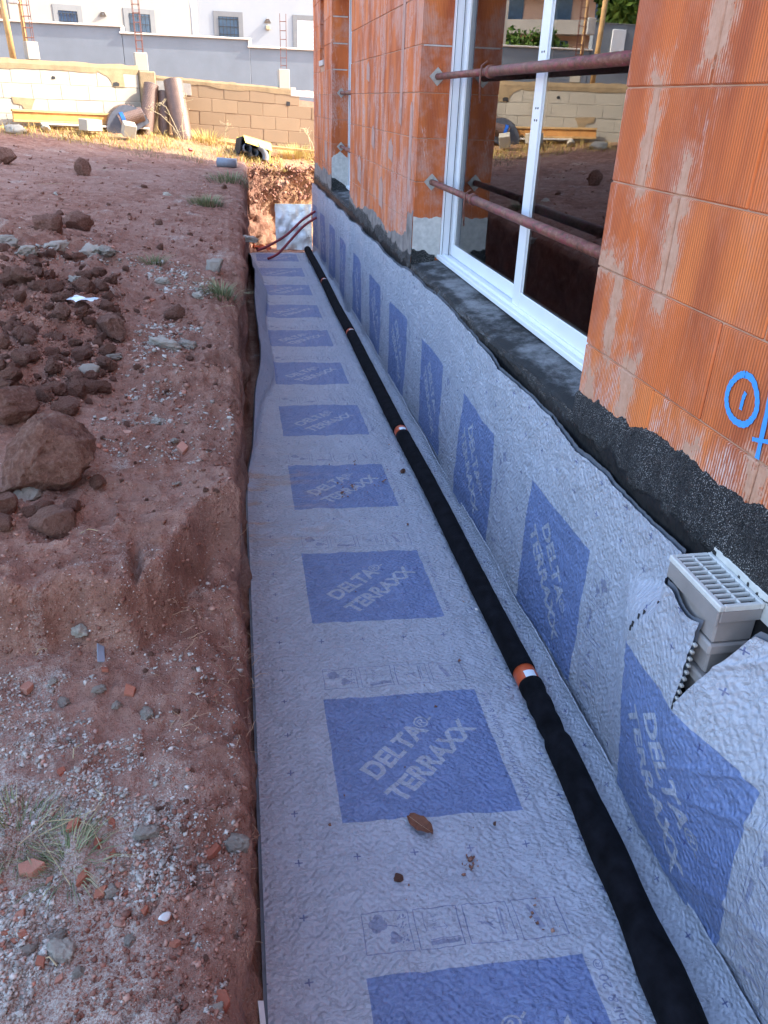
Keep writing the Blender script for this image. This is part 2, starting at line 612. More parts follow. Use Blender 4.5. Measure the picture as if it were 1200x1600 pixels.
def mat_rust(name, paint=True):
    k = Nodes(name)
    p = k.pos()
    f = k.noise(k.scale(p, (1, 0.5, 1)), 22, 6, 0.75)
    c = k.ramp(f, [(0.30, (0.045, 0.022, 0.018)), (0.5, (0.16, 0.055, 0.035)), (0.68, (0.25, 0.12, 0.085))])
    if paint:
        c = k.mix(k.ss(k.noise(k.scale(p, (1, 0.35, 1), (5, 1, 2)), 30, 5, 0.7), 0.50, 0.60, 0, 0.7), c, (0.24, 0.045, 0.060))
        c = k.mix(k.ss(k.noise(p, 75, 4, 0.7), 0.62, 0.7, 0, 0.5), c, (0.42, 0.38, 0.36))
    return k.out(c, 0.62, k.bump(f, 0.6, 0.003), 0.15)


def mat_glass(name):
    k = Nodes(name)
    t = k.t
    t.nodes.remove(k.b)
    o = [n for n in t.nodes if n.type == 'OUTPUT_MATERIAL'][0]
    tr = k.n('ShaderNodeBsdfTransparent')
    tr.inputs[0].default_value = (0.93, 0.96, 0.95, 1)
    gl = k.n('ShaderNodeBsdfGlossy')
    gl.inputs['Roughness'].default_value = 0.0
    fr = k.n('ShaderNodeFresnel')
    fr.inputs['IOR'].default_value = 2.8
    nrm = k.bump(k.noise(k.pos(), 0.9, 1), 0.02, 0.01)
    k._set(gl.inputs['Normal'], nrm)
    mx = k.n('ShaderNodeMixShader')
    k._set(mx.inputs[0], fr.outputs[0])
    t.links.new(tr.outputs[0], mx.inputs[1])
    t.links.new(gl.outputs[0], mx.inputs[2])
    t.links.new(mx.outputs[0], o.inputs['Surface'])
    return k.m


def mat_tone(name, stops, rough=0.9, attr=True, bumpd=0.0, spec=0.2, trans=0.0):
    k = Nodes(name)
    f = k.attr() if attr else k.rand()
    c = k.ramp(f, stops)
    nrm = None
    p = k.obj()
    c = k.mix(k.ss(k.noise(p, 45, 4, 0.7), 0.4, 0.7, 0, 0.4), c, (0.12, 0.07, 0.055) if not trans else c)
    if bumpd:
        nrm = k.bump(k.noise(p, 50, 5, 0.7), 0.8, bumpd)
    return k.out(c, rough, nrm, spec=spec)


# ------------------------------------------------------------------ printed pattern of the membrane (drawn here, 1.6 m x 1.285 m repeat)
PPM = 800
PW, PH = int(1.6 * PPM), int(1.285 * PPM)
T0 = 0.95          # picture row 0 lies at roll length T0 (just before a square)
print_sq = np.zeros((PH, PW), np.float32)
print_ln = np.zeros((PH, PW), np.float32)


def raster(tris, buf, val, mode='set'):
    """tris in roll metres (s, t); rows wrap around the repeat"""
    for tri in tris:
        q = np.array([((s) * PPM, (t - T0) * PPM) for s, t in tri])
        x0, y0 = np.floor(q.min(0)).astype(int)
        x1, y1 = np.ceil(q.max(0)).astype(int) + 1
        xs = np.arange(x0, x1) + 0.5
        ys = np.arange(y0, y1) + 0.5
        gx, gy = np.meshgrid(xs, ys)
        a, b, c = q
        d = (b[0] - a[0]) * (c[1] - a[1]) - (b[1] - a[1]) * (c[0] - a[0])
        if abs(d) < 1e-9:
            continue
        w0 = ((b[0] - gx) * (c[1] - gy) - (b[1] - gy) * (c[0] - gx)) / d
        w1 = ((c[0] - gx) * (a[1] - gy) - (c[1] - gy) * (a[0] - gx)) / d
        m = (w0 >= -1e-6) & (w1 >= -1e-6) & (1 - w0 - w1 >= -1e-6)
        iy, ix = np.nonzero(m)
        buf[(iy + y0) % PH, np.clip(ix + x0, 0, PW - 1)] = val


def rect_tris(s0, s1, t0, t1):
    return [((s0, t0), (s1, t0), (s1, t1)), ((s0, t0), (s1, t1), (s0, t1))]


def seg_tris(a, b, w):
    a, b = np.array(a, float), np.array(b, float)
    d = (b - a) / (np.linalg.norm(b - a) + 1e-9)
    nn = np.array([-d[1], d[0]]) * w / 2
    return [(a + nn, a - nn, b - nn), (a + nn, b - nn, b + nn)]


def text_tris(txt, origin, ang, cap, length=None, bold=0.0, spacing=1.0):
    cu = bpy.data.curves.new('text', 'FONT')
    cu.body = txt
    cu.size = 1.0
    cu.offset = bold
    cu.space_character = spacing
    ob = bpy.data.objects.new('text', cu)
    C.objects.link(ob)
    bpy.context.view_layer.update()
    dg = bpy.context.evaluated_depsgraph_get()
    me = bpy.data.meshes.new_from_object(ob.evaluated_get(dg))
    me.calc_loop_triangles()
    V = np.array([v.co[:2] for v in me.vertices])
    T = [tuple(t.vertices) for t in me.loop_triangles]
    bpy.data.objects.remove(ob)
    bpy.data.curves.remove(cu)
    bpy.data.meshes.remove(me)
    hh = 0.729
    sy = cap / hh
    sx = (length / (V[:, 0].max() - V[:, 0].min())) if length else sy
    V[:, 0] -= V[:, 0].min()
    V = V * (sx, sy)
    ca, sa = math.cos(ang), math.sin(ang)
    W = np.stack([V[:, 0] * ca - V[:, 1] * sa + origin[0], V[:, 0] * sa + V[:, 1] * ca + origin[1]], 1)
    return [(W[a], W[b], W[c]) for a, b, c in T]


raster(rect_tris(0.285, 0.985, 1.995, 2.695), print_sq, 1.0)
A45 = math.radians(44)
raster(text_tris('DELTA', (0.446, 2.195), A45, 0.090, 0.375, 0.035), print_sq, 0.10)
raster(text_tris('\u00ae-', (0.688, 2.462), A45, 0.060, 0.095, 0.01), print_sq, 0.12)
raster(text_tris('TERRAXX', (0.525, 2.065), A45, 0.090, 0.56, 0.035), print_sq, 0.10)
for i in range(8):
    for j in range(6):
        s_, t_ = 0.11 + 0.2085 * i, 0.985 + 0.2142 * j
        if 0.27 < s_ < 1.0 and (t_ % 1.285) < 0.99:
            tt = (t_ - 1.995) % 1.285
            if tt < 0.72 or 0.74 < tt < 0.94:
                continue
        raster(seg_tris((s_ - 0.014, t_), (s_ + 0.014, t_), 0.005), print_ln, 0.9)
        raster(seg_tris((s_, t_ - 0.014), (s_, t_ + 0.014), 0.005), print_ln, 0.9)
IC = [(0.300, 0.455), (0.475, 0.622), (0.643, 0.795), (0.815, 0.968)]
ti0, ti1 = 2.765, 2.905
for a, b in IC:
    for p, q in (((a, ti0), (b, ti0)), ((b, ti0), (b, ti1)), ((b, ti1), (a, ti1)), ((a, ti1), (a, ti0))):
        raster(seg_tris(p, q, 0.0035), print_ln, 0.8)


def disc(cx, cy, r, buf, val, n=14):
    pts = [(cx + r * math.cos(2 * math.pi * i / n), cy + r * math.sin(2 * math.pi * i / n)) for i in range(n)]
    raster([((cx, cy), pts[i], pts[(i + 1) % n]) for i in range(n)], buf, val)


for cx, cy, r in ((0.335, 2.865, 0.017), (0.352, 2.880, 0.017), (0.362, 2.858, 0.018), (0.342, 2.846, 0.016),
                  (0.398, 2.820, 0.014), (0.408, 2.808, 0.014), (0.392, 2.802, 0.012)):
    disc(cx, cy, r, print_ln, 0.55)
raster(seg_tris((0.362, 2.858), (0.415, 2.852), 0.004), print_ln, 0.7)
rr = random.Random(5)
for k_ in range(26):
    s_, t_ = 0.418 + rr.random() * 0.025, 2.785 + rr.random() * 0.105
    raster(seg_tris((s_, t_), (s_ + 0.004, t_ + 0.006), 0.004), print_ln, 0.7)
raster(rect_tris(0.512, 0.612, 2.778, 2.793), print_ln, 0.6)
raster(seg_tris((0.512, 2.797), (0.612, 2.797), 0.003), print_ln, 0.6)
for p, q in (((0.505, 2.89), (0.505, 2.825)), ((0.53, 2.835), (0.58, 2.835)), ((0.53, 2.835), (0.54, 2.845)), ((0.53, 2.835), (0.54, 2.825)),
             ((0.58, 2.835), (0.57, 2.845)), ((0.58, 2.835), (0.57, 2.825))):
    raster(seg_tris(p, q, 0.003), print_ln, 0.6)
raster(text_tris('10 E', (0.548, 2.85), math.radians(90), 0.016, None), print_ln, 0.65)
for p, q in (((0.68, 2.84), (0.715, 2.83)), ((0.715, 2.83), (0.74, 2.845)), ((0.715, 2.83), (0.735, 2.812)), ((0.69, 2.832), (0.72, 2.836)),
             ((0.755, 2.885), (0.755, 2.79)), ((0.765, 2.885), (0.765, 2.79)), ((0.70, 2.838), (0.73, 2.828))):
    raster(seg_tris(p, q, 0.005), print_ln, 0.55)
for p, q in (((0.865, 2.885), (0.885, 2.80)), ((0.875, 2.87), (0.895, 2.80)), ((0.925, 2.885), (0.925, 2.79)), ((0.94, 2.885), (0.94, 2.79)), ((0.91, 2.88), (0.91, 2.80))):
    raster(seg_tris(p, q, 0.012 if p[0] < 0.9 else 0.003), print_ln, 0.5)
raster(text_tris('Noppe-lm m/k im Gunbhli & 20 \u00ae', (1.035, 2.04), math.radians(90), 0.030, 0.63), print_ln, 0.7)
raster(seg_tris((1.385, 0.95), (1.385, 0.95 + 1.285), 0.003), print_ln, 0.35)
px_ = np.zeros((PH, PW, 4), np.float32)
px_[..., 0], px_[..., 1], px_[..., 3] = print_sq, print_ln, 1
img = bpy.data.images.new('membrane_print', PW, PH, float_buffer=False, is_data=True)
img.pixels.foreach_set(px_.ravel())
img.update()
img.pack()

# ------------------------------------------------------------------ materials
M = {}
M['soil'] = mat_soil('red_soil')
M['clod'] = mat_soil('soil_clod', False)
M['clod_pale'] = mat_soil('soil_clod_pale', False, 0.35)
M['membrane'] = mat_membrane('printed_membrane', img)
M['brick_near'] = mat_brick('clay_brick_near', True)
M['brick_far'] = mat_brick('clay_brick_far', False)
M['bitumen'] = mat_bitumen('bitumen')
M['ledge'] = mat_ledge('dusty_bitumen')
M['mortar'] = simple('mortar', (0.43, 0.245, 0.16), 0.9, 0.22, 12, bumpd=0.006, bsc=70)
M['mortar_pale'] = simple('mortar_pale', (0.50, 0.44, 0.40), 0.9, 0.25, 12, bumpd=0.006, bsc=70)
M['lime'] = simple('lime_mortar', (0.52, 0.50, 0.47), 0.9, 0.2, 25, bumpd=0.006, bsc=90)
M['lime_gray'] = simple('grey_mortar', (0.20, 0.165, 0.15), 0.9, 0.5, 9, bumpd=0.006, bsc=90)
M['concrete'] = simple('concrete', (0.33, 0.31, 0.28), 0.9, 0.25, 6, bumpd=0.004)
M['render_gray'] = simple('gray_render', (0.19, 0.212, 0.235), 0.9, 0.10, 2.2, bumpd=0.004, bsc=40)
M['house_white'] = simple('white_render', (0.30, 0.275, 0.24), 0.9, 0.06, 1.0)  # white render, warmed in the colour as if sunlit
M['house_white_shade'] = simple('white_render_shade', (0.32, 0.33, 0.335), 0.9, 0.05, 1.0)  # same white render, blued in the colour for the wing in shade
M['surround'] = simple('window_surround_gray', (0.19, 0.19, 0.187), 0.9, 0.08, 3)
M['coping'] = simple('coping_stone', (0.62, 0.57, 0.50), 0.85, 0.15, 6)
M['block_cream'] = mat_block('cream_block', (0.45, 0.410, 0.335), (0.40, 0.355, 0.28), 0.18)  # cream base, varied from block to block
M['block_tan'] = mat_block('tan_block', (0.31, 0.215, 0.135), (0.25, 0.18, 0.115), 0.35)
M['cap'] = simple('cap_mortar', (0.30, 0.215, 0.12), 0.95, 0.25, 7, bumpd=0.01)
M['steel'] = mat_rust('painted_rusty_steel')
M['rebar'] = mat_rust('rebar_rust', False)
M['white_alu'] = simple('white_lacquer', (0.74, 0.76, 0.80), 0.32, 0.04, 3)
M['gasket'] = simple('gasket_black', (0.02, 0.02, 0.022), 0.5, 0.1)
M['glass'] = mat_glass('window_glass')
M['plate'] = simple('galvanised_plate', (0.42, 0.40, 0.37), 0.5, 0.3, 30, 0.3)
M['sock'] = simple('black_sock', (0.0065, 0.0065, 0.0085), 0.95, 0.85, 14, bumpd=0.003, bsc=320, spec=0.12)
M['orange_pipe'] = simple('orange_pipe', (0.60, 0.09, 0.022), 0.45, 0.12, 20)
M['white_label'] = simple('white_sticker', (0.72, 0.74, 0.76), 0.5, 0.05)
M['gray_plastic'] = simple('gray_plastic', (0.25, 0.225, 0.215), 0.5, 0.16, 9)
M['white_plastic'] = simple('off_white_plastic', (0.53, 0.52, 0.49), 0.5, 0.15, 22)
M['dimple_back'] = simple('dimple_sheet', (0.11, 0.12, 0.145), 0.4, 0.2, 20)
M['brown_dimple'] = simple('brown_dimple_sheet', (0.17, 0.105, 0.08), 0.45, 0.2, 14)
M['blue_tape'] = simple('blue_tape', (0.02, 0.12, 0.50), 0.4, 0.1)
M['spray'] = simple('blue_spray', (0.045, 0.27, 0.66), 0.7, 0.10, 60)
M['wood'] = simple('timber', (0.50, 0.30, 0.12), 0.75, 0.25, 14)
M['wood_orange'] = simple('timber_orange', (0.58, 0.27, 0.075), 0.7, 0.2, 10)
M['foil'] = simple('insulation_foil', (0.66, 0.68, 0.70), 0.32, 0.12, 18, 0.85, 0.01, 45)
M['red_conduit'] = simple('red_conduit', (0.28, 0.030, 0.035), 0.45, 0.15, 20)
M['yellow'] = simple('yellow_plastic', (0.66, 0.47, 0.09), 0.55, 0.1, 8)
M['pipe_gray'] = simple('gray_pipe', (0.20, 0.22, 0.26), 0.5, 0.15, 12)
M['gully_dark'] = simple('gully_dark_plate', (0.10, 0.09, 0.085), 0.8, 0.2)  # dark tone standing for shade inside the gully box
M['dark'] = simple('dark_inside', (0.02, 0.02, 0.022), 0.8, 0.2)
M['shard'] = mat_tone('brick_shard', [(0.0, (0.36, 0.11, 0.065)), (0.6, (0.46, 0.17, 0.105)), (1.0, (0.55, 0.30, 0.22))], 0.85, False, 0.004)
M['chunk'] = mat_tone('mortar_chunk', [(0.0, (0.36, 0.315, 0.26)), (0.6, (0.47, 0.415, 0.345)), (1.0, (0.57, 0.51, 0.42))], 0.95, False, 0.012)
M['gravel'] = mat_tone('gravel', [(0.0, (0.26, 0.225, 0.19)), (0.5, (0.46, 0.415, 0.36)), (0.85, (0.60, 0.55, 0.48)), (1.0, (0.42, 0.16, 0.10))], 0.95)
M['flecks'] = mat_tone('flecks', [(0.0, (0.45, 0.36, 0.30)), (1.0, (0.68, 0.62, 0.55))], 0.95)
M['crumbs'] = mat_tone('crumbs', [(0.0, (0.17, 0.076, 0.054)), (0.6, (0.32, 0.158, 0.112)), (1.0, (0.47, 0.275, 0.205))], 0.95)
M['straw'] = mat_tone('straw', [(0.0, (0.36, 0.22, 0.07)), (0.6, (0.56, 0.40, 0.14)), (1.0, (0.40, 0.36, 0.10))], 0.85, trans=1)
M['weed'] = mat_tone('weed', [(0.0, (0.06, 0.09, 0.035)), (0.6, (0.14, 0.175, 0.085)), (1.0, (0.36, 0.33, 0.19))], 0.8, trans=1)
M['leafgreen'] = mat_tone('tree_leaves', [(0.0, (0.035, 0.075, 0.012)), (0.6, (0.085, 0.150, 0.020)), (1.0, (0.16, 0.22, 0.035))], 0.7, trans=1)
M['root'] = simple('root', (0.42, 0.27, 0.17), 0.85, 0.2)
M['leaf'] = simple('dry_leaf', (0.17, 0.062, 0.03), 0.75, 0.35, 60, bumpd=0.004)
M['bark'] = simple('bark', (0.16, 0.11, 0.08), 0.9, 0.3, 9)
M['peach'] = simple('peach_render', (0.52, 0.33, 0.24), 0.9, 0.08, 1)
M['roof_tile'] = simple('roof_tile', (0.45, 0.21, 0.11), 0.85, 0.2, 6)
M['pane_dark'] = simple('dark_pane', (0.05, 0.09, 0.15), 0.12, 0.3, 3)
M['shutter'] = simple('white_shutter', (0.70, 0.71, 0.72), 0.6, 0.06, 4)
M['tan_plastic'] = simple('tan_fitting', (0.40, 0.33, 0.20), 0.5, 0.1)
M['inner'] = simple('inner_wall', (0.20, 0.18, 0.17), 0.9, 0.15)

# ------------------------------------------------------------------ terrain
YEND = 15.35


def edge(Y):
    Y = np.asarray(Y, float)
    e = np.interp(Y, [0, 2.6, 3.2, 5, 6.5, 9, 12, 14.9, 40], [-0.055, -0.05, -0.015, 0.0, 0.035, 0.10, 0.17, 0.255, 0.255])
    q = np.stack([Y * 0 + 3.1, Y, Y * 0], -1)
    return e + 0.024 * fbm(q, 2.2, 4, 40, 0.6) - 0.012


def base_h(x, Y):
    x, Y = np.broadcast_arrays(np.asarray(x, float), np.asarray(Y, float))
    t = x - edge(Y)
    q = np.stack([x, Y, x * 0], -1)
    wob = 0.10 * fbm(q, 1.7, 2, 50) + 0.035 * fbm(q, 8, 2, 52)
    Yw = Y + wob - 0.55 * sstep(-0.42, -0.05, t)
    zc = np.interp(Y, [0.0, 1.9, 3.2, 5, 10, 15, 15.4, 17.4, 26], [0.92, 0.965, 1.01, 1.08, 1.20, 1.36, 1.40, 1.65, 2.3])
    zc = zc - 0.23 * (1 - sstep(2.15, 2.25, Yw))
    b = np.interp(Y, [0, 2, 3, 6, 10, 15, 17.4, 40], [0.02, 0.03, 0.05, 0.065, 0.07, 0.085, 0.10, 0.06])
    z = zc - b * np.minimum(x, 0) - 0.055 * sstep(14.5, 16.5, Y) * np.maximum(x, 0)
    heap = np.exp(-((x + 1.75) / 0.75) ** 2) * sstep(3.0, 4.4, Y) * (1 - sstep(6.8, 8.6, Y))
    z = z + 0.17 * heap
    g = np.exp(-((x + 0.40 + 0.1 * (Y - 2.3) + 0.5 * wob) / 0.022) ** 2) * np.exp(-((Y - 2.40) / 0.13) ** 2)
    z = z - 0.08 * g
    return z


def ground_h(x, Y):
    x, Y = np.broadcast_arrays(np.asarray(x, float), np.asarray(Y, float))
    z = base_h(x, Y)
    q = np.stack([x, Y, x * 0], -1)
    t = x - edge(Y)
    far = 1 - 0.45 * sstep(6, 12, Y)
    heap = sstep(-0.55, -1.0, x) * sstep(3.2, 4.2, Y) * (1 - sstep(6.5, 8.5, Y))
    z = z + far * (0.030 * fbm(q, 2.3, 3, 60) + 0.015 * billow(q, 7, 3, 63) + 0.0075 * billow(q, 21, 3, 66, 0.6))
    z = z + heap * (0.045 * billow(q, 4.2, 4, 70))
    rim = np.exp(np.minimum(t, 0) / 0.16)
    z = z + rim * (0.070 * billow(q, 2.7, 4, 75) - 0.03) * (1 - 0.5 * sstep(7, 12, Y))
    z = z - 0.075 * np.exp(np.minimum(t, 0) / 0.055) - 0.03 * np.exp(np.minimum(t, 0) / 0.02)
    # cracks and crumbling ledges in the trampled soil
    cr = np.abs(vnoise(q * 5.5 + 0.5 * fbm(q, 9, 2, 81)[..., None], 80))
    z = z - 0.020 * (1 - sstep(0.0, 0.05, cr)) * sstep(0.1, 0.4, vnoise(q * 1.6, 85)) * (1 - sstep(6, 9, Y))
    return z


def at_many(px, py, lo=0.9, hi=45.0, n=150):
    """where the view ray through a pixel of the photograph meets the ground"""
    px, py = np.atleast_1d(np.asarray(px, float)), np.atleast_1d(np.asarray(py, float))
    D = FW[None] + RT[None] * ((px - CX) / F_PX)[:, None] - UP[None] * ((py - CY) / F_PX)[:, None]
    ts = lo * (hi / lo) ** (np.arange(n) / (n - 1))
    done = np.zeros(len(px), bool)
    T = np.full(len(px), hi)
    prev = ts[0]
    for t in ts:
        P = EYE + D * t
        hit = (P[:, 2] < base_h(P[:, 0], P[:, 1])) & ~done
        T[hit] = 0.5 * (prev + t)
        done |= hit
        prev = t
    step = T * (ts[1] / ts[0] - 1) * 0.5
    for _ in range(10):
        P = EYE + D * T[:, None]
        s = np.where(P[:, 2] < base_h(P[:, 0], P[:, 1]), -1, 1)
        T = T + s * step
        step *= 0.5
    P = EYE + D * T[:, None]
    P[:, 2] = ground_h(P[:, 0], P[:, 1])
    return P


def at(px, py):
    return at_many([px], [py])[0]


t_m = -np.concatenate([np.arange(0, 0.9, 0.0115), np.arange(0.9, 2.6, 0.028), np.arange(2.6, 6, 0.09), np.arange(6, 17, 0.7)])[::-1]
f_w = np.linspace(0, 1, 18)[1:]
t_t = np.concatenate([np.linspace(0.02, 1.7, 30), np.linspace(1.9, 9, 16)])
t_all = np.concatenate([t_m, np.zeros(len(f_w)), t_t])
cf = np.concatenate([np.zeros(len(t_m)), f_w, np.ones(len(t_t))])
y_a = np.concatenate([np.arange(0.35, 3.4, 0.0125), np.arange(3.4, 7, 0.024), np.arange(7, YEND - 0.02, 0.055)])
f_r = np.linspace(0, 1, 22)
y_b = np.concatenate([np.arange(YEND + 0.04, 18.2, 0.055), np.arange(18.4, 30, 0.6)])
y_all = np.concatenate([y_a, np.full(len(f_r), YEND), y_b])
rf = np.concatenate([np.ones(len(y_a)), 1 - f_r, np.zeros(len(y_b))])
YY = np.repeat(y_all[:, None], len(t_all), 1)
XX = t_all[None, :] + edge(YY)
HH = ground_h(XX, YY)
DD = cf[None, :] * rf[:, None]
ZZ = HH - DD * (HH + 0.05)
inwall = ((cf > 0) & (cf < 1))[None, :] & (rf[:, None] > 0)
q = np.stack([XX * 0, YY, ZZ], -1)
XX = XX + np.where(inwall, -0.035 * np.sin(np.pi * cf)[None, :] * rf[:, None] + 0.042 * fbm(q, 5, 4, 90) - 0.022, 0)
endw = ((rf > 0) & (rf < 1))[:, None] & (cf[None, :] > 0)
q = np.stack([XX, ZZ * 1.0, XX * 0], -1)
YY = YY + 0.5 * (np.clip(XX, 0.25, 1.9) - 0.25) * np.exp(-np.maximum(YY - YEND, 0) / 0.8) * sstep(YEND - 3, YEND - 0.2, YY) * (cf[None, :] > 0)
YY = YY + np.where(endw, 0.10 * fbm(q, 3.2, 5, 95) + 0.05 * billow(q, 9, 3, 97) + 0.10 * (DD - 0.5) * -1, 0)
V = np.stack([XX, YY, ZZ], -1).reshape(-1, 3)
ground = link('ground', np_mesh('ground', V, grid_faces(len(y_all), len(t_all)), True), M['soil'])
tag(ground, 'red clay ground cut by the trench along the house', None, None, 'structure')
pl = MB().add([(-400, -200, -0.6), (400, -200, -0.6), (400, 600, -0.6), (-400, 600, -0.6)], [(0, 1, 2, 3)])
tag(pl.build('terrain', M['soil']), 'surrounding terrain reaching to the horizon', None, None, 'structure')

# ------------------------------------------------------------------ the brick house
XW = 1.41
house = thing('brick_house', 'unfinished orange hollow-brick house with a tarred base beside the trench', 'house', (XW, 0, 0))


def hp(name, mb, mat, parent=None):
    """a part of the house: meshes are in world metres, the Empty sits at (XW, 0, 0)"""
    o = mb.build(name, mat)
    o.parent = parent or house
    o.location = (-XW, 0, 0) if parent is None else (0, 0, 0)
    return o


CZ0, CH = 1.25, 0.3115
DEP = 0.25
brick_cache = {}


def put_brick(y0, y1, z0, mat, xin=0.0):
    L = round(y1 - y0, 2)
    key = (L, mat.name)
    if key not in brick_cache:
        mb = MB().cbox(0, DEP, 0.0026, L - 0.0026, 0.0024, CH - 0.0024, 0.0045)
        me = mb.mesh('brick')
        me.materials.append(mat)
        brick_cache[key] = me
    o = bpy.data.objects.new('brick', brick_cache[key])
    C.objects.link(o)
    o.parent = house
    o.location = (xin + random.uniform(-0.0012, 0.003), y0, z0)
    return o


joints_near = {0: [2.40, 1.78, 1.2, 0.6], 1: [2.62, 2.10, 1.55, 1.0, 0.5], 2: [2.48, 1.9, 1.35, 0.8, 0.3], 3: [2.74, 2.11, 1.55, 1.0, 0.45], 4: [2.43, 1.85, 1.3, 0.75],
               5: [2.74, 2.2, 1.6, 1.1, 0.6], 6: [2.45, 1.9, 1.35, 0.8], 7: [2.72, 2.1, 1.5, 0.95]}
for r in range(8):
    ys = [3.0] + joints_near[r] + [-0.1]
    for a, b in zip(ys[:-1], ys[1:]):
        put_brick(b, a, CZ0 + r * CH, M['brick_near'])
for y0, y1, s0 in ((6.51, 10.30, 1), (12.26, 14.90, 2)):
    for r in range(8):
        ys = [y0]
        y = y0 + (0.5 if (r + s0) % 2 else 0.25) + random.uniform(-0.03, 0.03)
        while y < y1 - 0.14:
            ys.append(y)
            y += 0.5
        ys.append(y1)
        for a, b in zip(ys[:-1], ys[1:]):
            z0 = CZ0 + r * CH
            if y0 > 12 and z0 + CH > 2.96 and a < 13.83 and b > 13.27:
                # narrow slot window in the last strip of wall
                if a < 13.27 - 0.05:
                    put_brick(a, 13.27, z0, M['brick_far'])
                if b > 13.83 + 0.05:
                    put_brick(13.83, b, z0, M['brick_far'])
                continue
            put_brick(a, b, z0, M['brick_far'])
for a, b, zt_ in ((-0.1, 3.0, 3.738), (6.51, 10.30, 3.738), (12.26, 13.235, 3.738), (13.865, 14.90, 3.738), (13.24, 13.86, 2.88)):
    hp('mortar_core', MB().box(XW + 0.007, XW + DEP - 0.007, a + 0.007, b - 0.007, CZ0 - 0.002, zt_), M['mortar'])
hp('slot_sill', MB().cbox(XW - 0.02, XW + 0.12, 13.28, 13.82, 2.88, 2.955, 0.006), M['mortar_pale'])
up = MB()
up.box(XW, XW + DEP, -4.5, 14.9, 3.742, 8.0)
up.box(XW, XW + DEP, -4.5, -0.102, -0.3, 3.740)
hp('unseen_upper_wall', up, M['brick_near'])  # unseen; carried up high so its shadow covers mound and trench
pw = MB()
pw.box(XW + DEP, 2.4, 14.66, 14.9, -0.3, 8.0)
pw.box(2.2, 2.4, 12.405, 14.655, -0.3, 8.0)
pw.box(2.2, 4.5, 12.2, 12.40, -0.3, 8.0)
pw.box(4.25, 4.5, -4.5, 12.195, -0.3, 8.0)
pw.box(XW + DEP, 4.245, -4.5, -4.25, -0.3, 8.0)
hp('unseen_rear_wall', pw, M['brick_far'])  # unseen; far end stepped in so sun reaches the trench end
fl = MB()
fl.box(XW + 0.31, 4.245, -4.2, 12.19, 1.10, 1.285)
hp('floor_slab', fl, M['inner'])
hp('ceiling_slab', MB().box(XW + DEP + 0.002, 4.24, -4.2, 12.19, 3.85, 4.1), M['inner'])
ip = MB()
ip.box(3.4, 3.5, -4.2, 12.1, 1.286, 3.849)
ip.box(XW + DEP + 0.01, 3.39, 7.5, 7.6, 1.286, 3.849)
ip.box(XW + DEP + 0.01, 3.39, 2.2, 2.3, 1.286, 3.849)
hp('inner_wall', ip, M['inner'])
pn = MB()
pn.box(XW + 0.004, XW + 0.30, -4.5, 14.895, -0.3, 1.235)
hp('plinth', pn, M['concrete'])


def ragged(y0, y1, dy, ztop, zbot, x, amp, seed, name, mat, thick=0.006, rows=14, sc=9):
    """coat brushed on the wall with a ragged top edge"""
    ys = np.arange(y0, y1 + dy * 0.5, dy)
    q = np.stack([ys, ys * 0, ys * 0 + seed], -1)
    zt = np.array([ztop(y) for y in ys]) + amp * fbm(q, sc, 4, seed, 0.65)
    zb = np.array([zbot(y) for y in ys])
    f = np.linspace(0, 1, rows)
    Z = zb[:, None] + (zt - zb)[:, None] * f[None]
    Yg = np.repeat(ys[:, None], rows, 1)
    Xg = np.full_like(Z, x - thick) - 0.003 * fbm(np.stack([Yg, Z, Z * 0], -1), 45, 3, seed)
    Xg[:, -1] = x + 0.001
    V = np.stack([Xg, Yg, Z], -1).reshape(-1, 3)
    F = grid_faces(len(ys), rows)[:, ::-1]
    me = np_mesh(name, V, F, False)
    o = link(name, me, mat)
    o.parent = house
    o.location = (-XW, 0, 0)
    return o


coat_top = lambda y: float(np.interp(y, [-0.1, 1.2, 1.69, 2.0, 2.3, 2.65, 3.0], [1.50, 1.47, 1.445, 1.425, 1.43, 1.37, 1.365]))
ragged(-0.1, 3.004, 0.006, coat_top, lambda y: 0.3, XW, 0.014, 3, 'bitumen_coat', M['bitumen'], 0.010, 60, 14)
ragged(3.0, 6.515, 0.012, lambda y: 1.243, lambda y: 0.3, XW, 0.008, 4, 'bitumen_coat', M['bitumen'], 0.010, 30)
ragged(6.50, 10.305, 0.015, lambda y: 1.33 + 0.03 * math.sin(y * 5), lambda y: 0.3, XW, 0.028, 5, 'bitumen_coat', M['bitumen'], 0.009, 30, 5)
ragged(12.25, 14.9, 0.02, lambda y: 1.30, lambda y: 0.3, XW, 0.03, 6, 'bitumen_coat', M['bitumen'], 0.009, 20, 5)
ragged(10.3, 12.26, 0.02, lambda y: 1.243, lambda y: 0.3, XW, 0.006, 7, 'bitumen_coat', M['bitumen'], 0.010, 20)
# grey levelling mortar smeared above the tar on the far piers and in the reveals
ragged(6.515, 10.295, 0.012, lambda y: 1.40 + 0.06 * math.sin(y * 3.1) + (0.20 if y < 6.75 else 0), lambda y: 1.26, XW, 0.035, 13, 'mortar_smear', M['lime_gray'], 0.003, 8, 3)
ragged(12.265, 14.89, 0.02, lambda y: 1.47, lambda y: 1.25, XW, 0.03, 14, 'mortar_smear', M['lime_gray'], 0.003, 8, 3)


